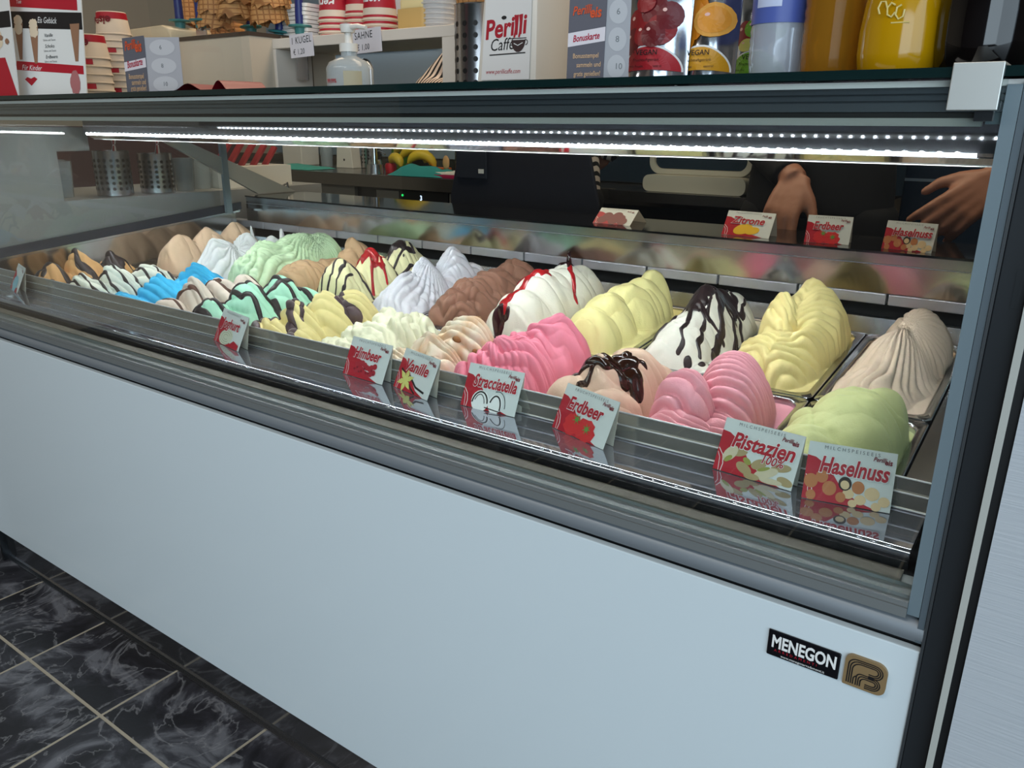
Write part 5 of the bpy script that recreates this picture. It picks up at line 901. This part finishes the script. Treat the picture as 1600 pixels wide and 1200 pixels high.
# ================================================================== BEHIND THE CASE
# -- left end: a pale side cabinet with an open niche, canisters and glasses in it
NX = -1.99; CABG = mat('cabinet_grey', (150, 150, 150), 0.5)
t = thing('side_cabinet', 'pale grey side cabinet with an open niche beyond the left end of the case', 'cabinet', (-2.2, 0, 0))
def sc(name, x0, x1, y0, y1, z0, z1, m): return obj(name, MB().box(x0 + 2.2, x1 + 2.2, y0, y1, z0, z1), m, t)
sc('front_body', -2.45, NX, -0.60, -0.117, 0.0, 1.10, CABG); sc('lower_body', -2.45, NX, -0.1169, 0.80, 0.0, 0.9065, CABG); sc('step_panel', -2.02, NX, -0.1169, -0.027, 1.0380, 1.10, CABG)
sc('back_panel', -2.46, -2.4501, -0.1, 0.8, 0.0, 1.10, mat('niche_dark', (62, 36, 44), 0.5))
perforated('perforated steel canister nearest the front in the niche at the left end', (-2.060, 0.068, 0.9070), 0.050, 0.128, 6, 18, group='perforated canisters in the niche')
perforated('perforated steel canister behind the front one in the niche at the left end', (-2.060, 0.205, 0.9070), 0.050, 0.118, 6, 18, group='perforated canisters in the niche')
SPM = [mat('straw_%s' % n, c, 0.4) for n, c in (('white', (222, 220, 216)), ('red', (150, 30, 40)), ('black', (30, 26, 28)), ('silver', (170, 176, 182)))]
sm = [MB().tube([(0, 0, 0), (0, 0, 0.17)], 0.004, 6).mesh('straw', m, True) for m in SPM]
for j, (yy, n) in enumerate(((0.068, 10), (0.205, 8))):
    for i in range(n):
        a = 2.4 * i; put('straw', sm[i % 4], None, (-2.060 + 0.022 * math.cos(a), yy + 0.022 * math.sin(a), 0.912), (9 * math.sin(a) - 6, -9 * math.cos(a), 0), '%s straw in the %s perforated canister of the niche' % (('white', 'red', 'black', 'silver')[i % 4], ('front', 'rear')[j]), 'straw', '%s straws, %s canister' % (('white', 'red', 'black', 'silver')[i % 4], ('front', 'rear')[j]))
gl = mat('tumbler', (190, 204, 212), 0.05, 0, 0.7, alpha=0.4)
gm2 = MB().lathe([(0, 0.0), (0.028, 0), (0.034, 0.10), (0.032, 0.10), (0.027, 0.006), (0, 0.006)], 22).mesh('glass_tumbler', gl, 40)
for i, (x, y, lab) in enumerate(((-2.07, 0.305, 'clear glass tumbler next to the rear perforated canister'), (-2.10, 0.385, 'clear glass tumbler at the rear end of the niche row'), (-2.20, 0.30, 'clear glass tumbler in the second row of the niche'), (-2.20, -0.03, 'clear glass jar at the front corner of the niche'), (-2.12, -0.055, 'clear glass tumbler closest to the front corner of the niche'))):
    put('glass_tumbler', gm2, None, (x, y, 0.9070), (0, 0, 0), lab, 'glass', 'glasses in the niche')
pk = MB().box(-0.012, 0.012, -0.004, 0.004, 0, 0.10).mesh('sugar_stick', mat('stick_red', (150, 44, 50), 0.5))
for i in range(9): put('sugar_stick', pk, None, (-2.10 - 0.03 * (i % 2), 0.45 + 0.022 * i, 0.985 - 0.004 * i), (-35, 8, 0), 'red paper sugar stick behind the slanting steel arm, %s from the front' % ('first', 'second', 'third', 'fourth', 'fifth', 'sixth', 'seventh', 'eighth', 'ninth')[i], 'sugar stick', 'red sugar sticks')
obj('stick_tray', MB().box(-2.2, -2.03, 0.42, 0.70, 0.907, 0.975), WHITE, label='white open tray holding the red sugar sticks', cat='tray')
# -- rear counter
YC0 = 1.35; cz = on(650, 277, 'y', YC0).z
CST = mat('counter_steel', (112, 108, 104), 0.22, 0.9)
t = thing('rear_counter', 'steel-topped rear work counter with dark fridge drawers under it', 'counter', (-1.8, YC0, 0))
obj('worktop', MB().box(-2.2, 1.6, 0, 0.58, cz - 0.055, cz), CST, t, bevel=0.002); obj('splashback', MB().box(-2.2, 1.6, 0.575, 0.595, cz, cz + 0.04), CST, t)
obj('fridge_body', MB().box(-2.2, 1.6, 0.045, 0.57, 0.05, cz - 0.056), mat('fridge_dark', (34, 36, 40), 0.3), t)
def px_box(name, par, x0p, y0p, x1p, y1p, Y, d, m, off=(1.8, -YC0)):
    a, b_ = on(x0p, y0p, 'y', Y), on(x1p, y1p, 'y', Y)
    return obj(name, MB().box(a.x + off[0], b_.x + off[0], Y + off[1], Y + d + off[1], b_.z, a.z), m, par)
px_box('drawer', t, 400, 268, 556, 330, 1.375, 0.018, mat('drawer_grey', (120, 116, 108), 0.4)); px_box('drawer', t, 588, 296, 624, 330, 1.375, 0.018, mat('drawer_grey'))
dp = px_box('display_panel', t, 625, 297, 700, 330, 1.372, 0.018, BLACK); px_box('drawer', t, 702, 303, 745, 330, 1.375, 0.018, mat('drawer_grey'))
v = on(656, 313, 'y', 1.371); text(dp, '3', 0.028, mat('digit_glow', (200, 220, 255), 0.5, emit=2.2), (v.x + 1.8, v.y - YC0, v.z), (90, 0, 0), bold=0.02)
v = on(629, 305, 'y', 1.371); obj('status_light', MB().ball((v.x + 1.8, v.y - YC0, v.z), 0.005, 10, 6), mat('green_glow', (40, 230, 110), 0.5, emit=1.2), dp, True)
# -- things on the rear counter
def cpt(px, Y): v = on(px, 265, 'y', Y); return v.x
CLO = [mat('teal_cloth', (44, 140, 140), 0.8), mat('aqua_cloth', (78, 176, 164), 0.8)]
def cloth(label, x, y, z, w, d, h, m, sd):
    nx_, ny_ = 26, 16; U, V_ = np.meshgrid(np.linspace(-1, 1, nx_), np.linspace(-1, 1, ny_)); e = np.clip(1 - np.maximum(np.abs(U), np.abs(V_)) ** 4, 0, 1)
    H = e * h * (0.35 + 0.65 * vnoise(U * 2.2 + 5, V_ * 1.6, sd)) + 0.002
    return put('cloth', grid_mesh('cloth', np.stack([U * w / 2 + 0.01 * vnoise(V_ * 3, U * 0 + 1, sd), V_ * d / 2, H], -1), m), None, (x, y, z), (0, 0, 3), label, 'cloth', 'cloths on the rear counter')
cloth('folded light aqua cloth lying flat on the rear counter', cpt(458, 1.42), 1.46, cz, 0.30, 0.18, 0.022, CLO[1], 4)
cloth('crumpled dark teal cloth in front of the bananas', cpt(655, 1.40), 1.42, cz, 0.31, 0.12, 0.055, CLO[0], 7)
YEL = mat('banana_yellow', (212, 184, 44), 0.45, c2=(190, 170, 60), var=0.2, vscale=14)
for i, (px, dz, a0, lab) in enumerate(((640, 0.03, 0, 'yellow banana arched at the top of the bunch'), (652, 0.015, 12, 'yellow banana in the middle of the bunch'), (662, 0.0, 24, 'yellow banana lowest in front of the bunch'), (634, 0.005, -14, 'short yellow banana at the left of the bunch'))):
    x = cpt(px, 1.56); r = 0.10 - 0.018 * i; pts = [(r * math.cos(q), -0.018 * i, 0.012 + 0.019 + dz * 0.4 + r * 0.95 * math.sin(q)) for q in [R_(8 + 150 * k / 10) for k in range(11)]]
    o = put('banana', MB().tube(pts, [0.007, 0.015, 0.019, 0.021, 0.022, 0.022, 0.022, 0.021, 0.019, 0.013, 0.006], 10).mesh('banana', YEL, True), None, (x, 1.56, cz - 0.008), (0, 0, a0), lab, 'banana', 'bananas on the rear counter')
    q = pts[-1]; obj('stem', MB().tube([q, (q[0] - 0.010, q[1], q[2] - 0.012)], 0.006, 8), mat('banana_stem', (92, 72, 30), 0.6), o, True)
t = thing('board_stack', 'white chopping board with a crimson edge on the rear counter', 'board', (cpt(718, 1.42), 1.46, cz)); obj('lower_board', MB().box(-0.10, 0.10, -0.09, 0.10, 0, 0.014), mat('crimson_board', (150, 24, 70), 0.4), t, bevel=0.002); obj('upper_board', MB().box(-0.10, 0.10, -0.085, 0.10, 0.0141, 0.024), WHITE, t, bevel=0.002)
t = thing('scoop_spoon', 'wooden-backed spoon leaning on the orange mat', 'spoon', (cpt(690, 1.44), 1.47, cz + 0.002)); obj('bowl', MB().ball((0, 0, 0.055), (0.018, 0.008, 0.030), 14, 8), mat('wood_tan', (188, 150, 104), 0.5), t, True); obj('handle', MB().tube([(0.008, 0, 0.035), (0.05, -0.03, 0.004)], 0.004, 8), STEEL, t, True)
obj('orange_mat', MB().box(cpt(664, 1.52), cpt(688, 1.52), 1.49, 1.60, cz, cz + 0.030), mat('mat_orange', (190, 96, 40), 0.6), bevel=0.004, label='small orange block between bananas and spoon', cat='block')
t = thing('milk_pot', 'polished steel pot with a wire handle on the rear counter', 'pot', (cpt(582, 1.50), 1.52, cz)); obj('pot', MB().lathe([(0, 0), (0.030, 0), (0.034, 0.01), (0.030, 0.05), (0.026, 0.055), (0.024, 0.052), (0.028, 0.01), (0, 0.006)], 24), MIRROR, t, 40); obj('handle', MB().tube([(-0.03, 0, 0.05), (-0.02, 0, 0.085), (0.03, 0, 0.095), (0.075, -0.01, 0.08)], 0.003, 8), STEEL, t, True)
t = thing('red_tub', 'small red tub beside the bananas', 'tub', (cpt(606, 1.50), 1.52, cz)); obj('body', MB().lathe([(0, 0), (0.024, 0), (0.028, 0.03), (0.022, 0.042), (0, 0.044)], 20), RED, t, 40)
t = thing('green_bag', 'green leafy bag standing behind the bananas', 'bag', (cpt(618, 1.66), 1.70, cz)); obj('bag', MB().prism([(-0.05, 0), (0.05, 0), (0.055, 0.10), (0.02, 0.15), (-0.03, 0.14)], -0.03, 0.03, 'y'), mat('bag_green', (60, 110, 40), 0.4), t, bevel=0.01)
perforated('perforated steel canister at the left of the bananas on the rear counter', (cpt(582, 1.74), 1.74, cz + 0.0005), 0.05, 0.17, 7, 14, group='perforated canisters on the rear counter')
perforated('perforated steel canister right of the bananas on the rear counter', (cpt(727, 1.62), 1.62, cz + 0.0005), 0.045, 0.17, 7, 14, group='perforated canisters on the rear counter')
t = thing('paper_bag', 'white paper bag standing on the rear counter', 'bag', (cpt(541, 1.66), 1.68, cz)); obj('bag', MB().prism([(-0.06, 0), (0.06, 0), (0.05, 0.10), (0.056, 0.16), (-0.056, 0.16), (-0.05, 0.10)], -0.03, 0.03, 'y'), WHITE, t, bevel=0.003); obj('dot_mark', MB().ball((0.0, -0.0305, 0.04), (0.006, 0.001, 0.006), 10, 6), INK, t)
t = thing('white_dispenser', 'plain white box standing on the rear counter above the aqua cloth', 'box', (cpt(458, 1.66), 1.72, cz)); obj('box', MB().box(-0.075, 0.075, -0.06, 0.06, 0, 0.30), WHITE, t, bevel=0.004); obj('lid', MB().box(-0.078, 0.078, -0.063, 0.063, 0.3002, 0.315), LAM, t, bevel=0.003)
t = thing('glass_bottle', 'pale glass bottle between the white box and the paper bag', 'bottle', (cpt(507, 1.66), 1.68, cz)); obj('bottle', MB().lathe([(0, 0), (0.03, 0), (0.032, 0.09), (0.012, 0.13), (0.012, 0.20), (0, 0.20)], 20), gl, t, 40)
# tall dark fridge and register at the right
NAVY = mat('navy_door', (26, 40, 54), 0.25)
fx = on(1405, 330, 'y', 1.085).x + 0.10
t = thing('tall_fridge', 'dark navy tall fridge behind the right hand of the shopkeeper', 'fridge', (fx, 1.0, 0)); obj('body', MB().box(-0.10, 0.50, 0.12, 0.62, 0.02, 1.13), mat('fridge_dark'), t); obj('door', MB().box(-0.10, 0.50, 0.085, 0.119, 0.04, 1.128), NAVY, t, bevel=0.004); obj('door_trim', MB().box(-0.098, 0.498, 0.080, 0.0849, 0.985, 0.992), ALU, t)
t = thing('cash_register', 'cream-framed cash register on a steel shelf between the two people', 'cash register', (-0.66, 1.18, 0.925)); obj('shelf', MB().box(-0.26, 0.20, -0.17, 0.16, -0.03, 0.0), CST, t); 
obj('base', MB().prism(rrect(-0.16, 0.16, 0.001, 0.05, (0.02,) * 4, 5), -0.14, 0.12, 'y'), mat('register_cream', (186, 180, 162), 0.4), t, 40)
fr = MB(); o_ = rrect(-0.16, 0.16, 0.051, 0.20, (0.035,) * 4, 6); i_ = rrect(-0.145, 0.145, 0.066, 0.185, (0.026,) * 4, 6); n = len(o_)
for yy in (-0.10, -0.06):
    fr.v += [(p[0], yy, p[1]) for p in o_] + [(p[0], yy, p[1]) for p in i_]
for k in range(n):
    k2 = (k + 1) % n
    for q in ((k, k2, n + k2, n + k), (2 * n + k, 3 * n + k, 3 * n + k2, 2 * n + k2), (k, 2 * n + k, 2 * n + k2, k2), (n + k, n + k2, 3 * n + k2, 3 * n + k)): fr.f.append(q); fr.m.append(0)
obj('screen_frame', fr, mat('register_cream'), t, 40); obj('screen', MB().box(-0.144, 0.144, -0.088, -0.07, 0.067, 0.184), mat('screen_dark', (40, 52, 62), 0.15), t)
b = MB()
for i in range(9): b.add([(-0.13 + 0.03 * i, -0.0885, 0.155), (-0.112 + 0.03 * i, -0.0885, 0.155), (-0.106 + 0.03 * i, -0.0885, 0.172), (-0.124 + 0.03 * i, -0.0885, 0.172)], [(0, 1, 2, 3)])
obj('screen_keys', b, mat('key_grey', (130, 140, 140), 0.4), t, kind='stuff')
a, b_ = on(905, 300, 'y', 1.62), on(1450, 300, 'y', 1.62)
t = thing('dark_backing', 'dark cupboard behind the cash register', 'cupboard', ((a.x + b_.x) / 2, 1.62, cz)); q_ = (b_.x - a.x) / 2  # added dark backing, keeps the lit wall behind the register dim
obj('body', MB().box(-q_, q_, 0.012, 0.30, 0, 0.42), mat('fridge_dark'), t); [obj('door', MB().box(-q_ + 0.002 + i * q_, -0.002 + i * q_, 0, 0.0115, 0.004, 0.416), NAVY, t, bevel=0.002) for i in (0, 1)]
# blue-grey wall panel, tube lamp and coffee machine seen through the riser
x0, x1 = on(418, 60, 'y', 1.93).x, on(742, 60, 'y', 1.93).x
obj('trim_1', MB().box(x0, x1, 1.925, 1.949, 0.95, 2.3), BLUEG, kind='structure')
a, b_ = on(500, 78, 'y', 1.90), on(682, 67, 'y', 1.90)
t = thing('tube_lamp', 'white tube lamp on the blue-grey wall seen through the riser', 'lamp', (0, 1.90, 0)); obj('tube', MB().tube([(a.x, 0, a.z), (b_.x, 0, a.z)], 0.011, 10), mat('tube_glow', (236, 246, 255), 0.5, emit=2.6), t, True); obj('batten', MB().box(a.x, b_.x, 0.0112, 0.024, a.z - 0.02, a.z + 0.02), WHITE, t)
v = on(580, 130, 'y', 1.1); t = thing('coffee_tap', 'chrome curved coffee tap behind the pump bottle', 'tap', (v.x, 1.42, 0)); v = on(580, 130, 'y', 1.42); t.location.x = v.x; cz_ = on(650, 277, 'y', 1.35).z; p1 = on(583, 97, 'y', 1.42).z
obj('tap_pipe', MB().tube([(0.0, 0, cz_ + 0.01), (0.0, 0, p1 - 0.03)] + [(-0.035 + 0.035 * math.cos(q), 0, p1 - 0.03 + 0.035 * math.sin(q)) for q in [math.pi * i / 8 for i in range(9)]] + [(-0.07, 0, p1 - 0.08)], 0.013, 12), MIRROR, t, True); obj('tap_base', MB().lathe([(0, cz_), (0.04, cz_), (0.035, cz_ + 0.04), (0, cz_ + 0.04)], 20), STEEL, t, 40)
x = base(500, 130, 0.17); t = thing('brown_canister', 'brown-grey square canister with a dark knob standing under the riser', 'canister', (x, 0.15, ZT)); obj('body', MB().box(-0.05, 0.05, 0, 0.09, 0.0, 0.082), mat('canister_brown', (116, 100, 82), 0.4, 0.4), t, bevel=0.004); obj('knob', MB().ball((-0.01, 0.04, 0.090), (0.03, 0.03, 0.010), 14, 8), mat('dark_rim'), t, True)
# -- wall line at the upper left
xw = on(216, 20, 'y', 1.94).x; obj('trim_2', MB().box(xw, xw + 0.03, 1.93, 1.949, 0, 2.7), mat('wall_strip', (186, 176, 160), 0.6), kind='structure')
# -- latch on the rear ledge
v = on(447, 294, 'z', 0.905); t = thing('clip', 'small bright steel clip on the rear ledge at the left', 'clip', (v.x, min(v.y, 0.60), 0.8945)); obj('clip_body', MB().tube([(-0.012, 0, 0.004), (-0.012, 0, 0.02), (0.008, 0, 0.028), (0.014, 0, 0.006)], 0.004, 8), MIRROR, t, True)

# ================================================================== RIGHT NEIGHBOUR
WOODW = mat('white_grain_laminate', (178, 184, 190), 0.4, bump=0.35, bscale=14, stretch=(1.2, 1, 34), c2=(186, 191, 196), var=0.3, vscale=6)
t = thing('neighbour_cabinet', 'white wood-grained cabinet panel standing right of the display case', 'cabinet', (0.28, -0.52, 0))
obj('face_panel', MB().box(-0.0025, 0.7, 0, 0.02, 0, 0.985), WOODW, t); obj('edge_gap', MB().box(-0.0092, -0.0026, 0.004, 0.02, 0, 1.147), BLACK, t); obj('edge_strip', MB().box(-0.0148, -0.0093, -0.002, 0.018, 0, 1.147), mat('edge_strip_white', (176, 178, 172), 0.45), t); obj('body', MB().box(-0.012, 0.7, 0.0201, 1.1, 0, 0.98), mat('fridge_dark'), t)
x, z0 = on(1592, 500, 'y', -0.5).x, 0.985
t = thing('flyer_holder', 'clear acrylic holder with red flyers at the right picture edge', 'flyer holder', (x + 0.005, -0.50, z0)); 
obj('holder', MB().prism([(-0.012, 0), (0.10, 0), (0.10, 0.004), (-0.008, 0.004), (-0.008, 0.03), (-0.012, 0.03)], -0.012, 0.02, 'y'), glassmat('acrylic'), t); obj('flyer', MB().box(-0.006, 0.095, 0.0, 0.004, 0.006, 0.12), mat('print_wine', (130, 22, 44), 0.4), t, rot=(-6, 0, 0))

# ================================================================== PEOPLE
SKIN = mat('skin', (146, 100, 80), 0.5)
def remesh(o, vox, it=6, f=0.5):
    m = o.modifiers.new('remesh', 'REMESH'); m.mode = 'VOXEL'; m.voxel_size = vox; m.use_smooth_shade = True
    q = o.modifiers.new('smooth', 'SMOOTH'); q.iterations = it; q.factor = f; return o
def loft(mb, rings, n=22):
    vs = [(c[0] + rx * math.cos(2 * math.pi * i / n), c[1] + ry * math.sin(2 * math.pi * i / n), c[2]) for c, rx, ry in rings for i in range(n)]
    fs = [(j * n + i, j * n + (i + 1) % n, (j + 1) * n + (i + 1) % n, (j + 1) * n + i) for j in range(len(rings) - 1) for i in range(n)]
    mb.add(vs, fs + [tuple(range(n))[::-1], tuple(range((len(rings) - 1) * n, len(rings) * n))])
def hand(mb, wrist, d, back, side, curl, L=1.0):
    """wrist: point; d: direction of the fingers; back: outward normal of the back of the hand; side: towards the thumb"""
    d, back, side = Vector(d).normalized(), Vector(back).normalized(), Vector(side).normalized(); side = (side - d * side.dot(d)).normalized(); back = d.cross(side) * (1 if d.cross(side).dot(back) > 0 else -1); wrist = Vector(wrist)
    for k, (off, ln) in enumerate(((0.030, 0.94), (0.010, 1.05), (-0.011, 0.98), (-0.031, 0.78))):
        kn = wrist + (d * (0.088 - 0.004 * abs(k - 1)) + side * off) * L; f = (d + side * off * 5).normalized(); p = kn; a = curl[k]; ang = 0
        mb.tube([wrist + side * off * 0.55 * L - d * 0.01, wrist + d * 0.045 * L + side * off * 0.85 * L, kn], [0.017, 0.0165, 0.0135], 10)
        pts, rs = [kn - d * 0.01], [0.0125]; pts.append(kn + back * 0.001); rs.append(0.0128)
        for j, s_ in enumerate((0.043, 0.027, 0.022)):
            ang += R_(a * (0.8, 1.1, 0.8)[j]); p = p + (f * math.cos(ang) - back * math.sin(ang)) * s_ * ln * L; pts.append(p); rs.append((0.0110, 0.0100, 0.0080)[j])
        mb.tube(pts, rs, 10); mb.ball(pts[-1], 0.0080, 10, 6)
    b0 = wrist + d * 0.010 * L + side * 0.018 * L; b1 = wrist + d * 0.042 * L + side * 0.046 * L - back * 0.010; b2 = b1 + (d * 0.75 + side * 0.45 - back * 0.2).normalized() * 0.038 * L; b3 = b2 + (d * 0.92 + side * 0.12 - back * 0.3).normalized() * 0.030 * L
    mb.tube([b0, b1, b2, b3], [0.019, 0.0165, 0.0122, 0.0095], 10); mb.ball(b3, 0.0095, 10, 6)
def person(label, x, y, shirt, trousers, rsh, rel, rwr, lsh, lel, lwr, rhand, lhand, hair=(52, 38, 30)):
    t = thing('person', label, 'person', (x, y, 0)); O = Vector((x, y, 0)); G = lambda v: Vector(v) - O
    arms = [[G(rsh), G(rel), G(rwr)], [G(lsh), G(lel), G(lwr)]]
    legs = [[Vector((s_ * 0.095, 0, 0.92)), Vector((s_ * 0.11, -0.005, 0.50)), Vector((s_ * 0.115, 0.02, 0.09))] for s_ in (-1, 1)]
    B = MB(); loft(B, [((0, 0, 0.88), 0.10, 0.08), ((0, 0, 0.96), 0.155, 0.105), ((0, -0.003, 1.12), 0.138, 0.095), ((0, 0, 1.30), 0.160, 0.108), ((0, 0.006, 1.42), 0.150, 0.082), ((0, 0.01, 1.465), 0.075, 0.06), ((0, 0.006, 1.54), 0.052, 0.055)])
    B.ball((0, -0.006, 1.645), (0.078, 0.098, 0.112), 24, 16); B.ball((0, -0.035, 1.595), (0.058, 0.066, 0.062), 18, 12); B.tube([(0, 0.006, 1.5), (0, 0, 1.6)], 0.054, 16)
    B.tube([(0, -0.094, 1.645), (0, -0.112, 1.615), (0, -0.104, 1.602)], [0.010, 0.016, 0.013], 10)
    for a in arms: B.ball(a[0], 0.066, 14, 10); B.tube(a, [0.058, 0.044, 0.030], 14); B.ball(a[1], 0.045, 12, 8)
    for l in legs: B.tube(l, [0.088, 0.060, 0.042], 14)
    for s_ in (-1, 1): B.ball((s_ * 0.12, -0.05, 0.045), (0.042, 0.125, 0.040), 14, 8)
    for a, h_ in zip(arms, (rhand, lhand)): hand(B, a[2], *h_)
    remesh(obj('body', B, SKIN, t), 0.0052, 5)
    S = MB(); loft(S, [((0, 0, 0.90), 0.185, 0.130), ((0, 0, 0.98), 0.180, 0.128), ((0, -0.003, 1.12), 0.165, 0.118), ((0, 0, 1.30), 0.185, 0.130), ((0, 0.006, 1.42), 0.178, 0.102), ((0, 0.01, 1.475), 0.088, 0.074)])
    for a in arms: S.ball(a[0], 0.082, 16, 10); S.tube([a[0], a[0].lerp(a[1], 0.55), a[1], a[1].lerp(a[2], 0.55), a[1].lerp(a[2], 0.93)], [0.076, 0.066, 0.060, 0.052, 0.043], 16); S.ball(a[1], 0.061, 14, 8)
    remesh(obj('shirt', S, shirt, t), 0.011, 8)
    T = MB(); loft(T, [((0, 0, 0.84), 0.150, 0.110), ((0, 0, 0.93), 0.176, 0.122), ((0, 0, 0.985), 0.172, 0.120)])
    for l in legs: T.tube([l[0], l[1], l[2]], [0.102, 0.078, 0.064], 16)
    remesh(obj('trousers', T, trousers, t), 0.012, 6)
    HM = mat('hair_%d' % hair[0], hair, 0.6); H = MB(); H.ball((0, 0.012, 1.668), (0.090, 0.102, 0.100), 24, 14); H.ball((0, 0.045, 1.62), (0.080, 0.066, 0.085), 20, 12)
    remesh(obj('hair', H, HM, t), 0.008, 4)
    for s_ in (-1, 1):
        obj('eye', MB().ball((0.031 * s_, -0.090, 1.645), (0.012, 0.009, 0.007), 12, 8), WINK, t, True); obj('pupil', MB().ball((0.031 * s_, -0.0978, 1.645), (0.005, 0.003, 0.005), 10, 6), INK, t, True); obj('ear', MB().ball((0.084 * s_, 0.0, 1.635), (0.012, 0.022, 0.032), 12, 8), SKIN, t, True)
        obj('brow', MB().tube([(0.015 * s_, -0.100, 1.664), (0.032 * s_, -0.099, 1.668), (0.046 * s_, -0.090, 1.662)], 0.0035, 6), HM, t, True)
        obj('shoe', MB().ball((0.12 * s_, -0.05, 0.047), (0.052, 0.137, 0.046), 16, 8), INK, t, True)
    obj('mouth', MB().ball((0, -0.094, 1.580), (0.024, 0.012, 0.006), 14, 6), mat('lips', (150, 84, 76), 0.5), t, True)
    return t
BLKCL = mat('black_cloth', (14, 14, 17), 0.85); NAVCL = mat('navy_cloth', (20, 24, 38), 0.8)
STRIPE = bpy.data.materials.new('striped_cloth'); STRIPE.use_nodes = True
def _str():
    nt = STRIPE.node_tree; b = nt.nodes['Principled BSDF']; tc = nt.nodes.new('ShaderNodeTexCoord'); mp = nt.nodes.new('ShaderNodeMapping'); mp.inputs['Rotation'].default_value = (0, R_(-38), 0); w_ = nt.nodes.new('ShaderNodeTexWave'); w_.bands_direction = 'X'; w_.inputs['Scale'].default_value = 17; w_.inputs['Distortion'].default_value = 1.0
    cr = nt.nodes.new('ShaderNodeValToRGB'); cr.color_ramp.interpolation = 'CONSTANT'; e = cr.color_ramp.elements; e[0].color = (*lin((20, 20, 24)), 1); e[1].position = 0.42; e[1].color = (*lin((206, 192, 180)), 1)
    nt.links.new(tc.outputs['Object'], mp.inputs[0]); nt.links.new(mp.outputs[0], w_.inputs['Vector']); nt.links.new(w_.outputs['Fac'], cr.inputs[0]); nt.links.new(cr.outputs[0], b.inputs['Base Color']); b.inputs['Roughness'].default_value = 0.85
_str()
pa = person('person in a striped long-sleeved top and dark apron reaching left behind the case', -1.10, 0.93, STRIPE, BLKCL, (-1.30, 0.97, 1.42), (-1.585, 0.95, 1.215), (-1.36, 0.80, 1.20), (-0.91, 0.95, 1.43), (-0.84, 1.06, 1.18), (-1.02, 1.14, 1.02),
            ((1, 0.1, 0.05), (0, -1, 0), (0, 0, 1), (20, 22, 26, 30)), ((-0.9, 0.1, -0.4), (0, 1, 0), (0, 0, 1), (25, 28, 30, 34)))
obj('apron', MB().prism([(-0.255, 0.30), (0.265, 0.30), (0.275, 0.90), (0.225, 1.10), (0.15, 1.32), (-0.13, 1.32), (-0.215, 1.10), (-0.265, 0.90)], -0.150, -0.138, 'y'), NAVCL, pa, bevel=0.004)
pkx = on(760, 262, 'y', 0.775); ap = obj('pocket', MB().box(-0.235, -0.115, -0.157, -0.1505, 0.955, 1.05), mat('pocket_cloth', (26, 32, 46), 0.6), pa, bevel=0.003); obj('tag', MB().box(-0.145, -0.125, -0.1585, -0.1572, 0.972, 0.985), PAPER, pa)
W1 = on(1243, 283, 'y', 0.70); W2 = on(1556, 283, 'y', 0.69)
pb = person('person in black clothes with both hands hanging over the rear ledge, right of the other', -0.27, 0.93, BLKCL, BLKCL, (-0.46, 0.95, 1.43), (-0.52, 0.93, 1.16), tuple(W1), (-0.08, 0.95, 1.43), (0.17, 0.97, 1.20), tuple(W2),
            ((-0.10, -0.55, -0.75), (-0.1, -0.8, 0.55), (1, 0, 0), (24, 30, 34, 38)), ((-0.62, -0.45, -0.62), (-0.1, -0.85, 0.5), (-0.75, 0, 0.65), (14, 16, 20, 24)), hair=(70, 62, 56))
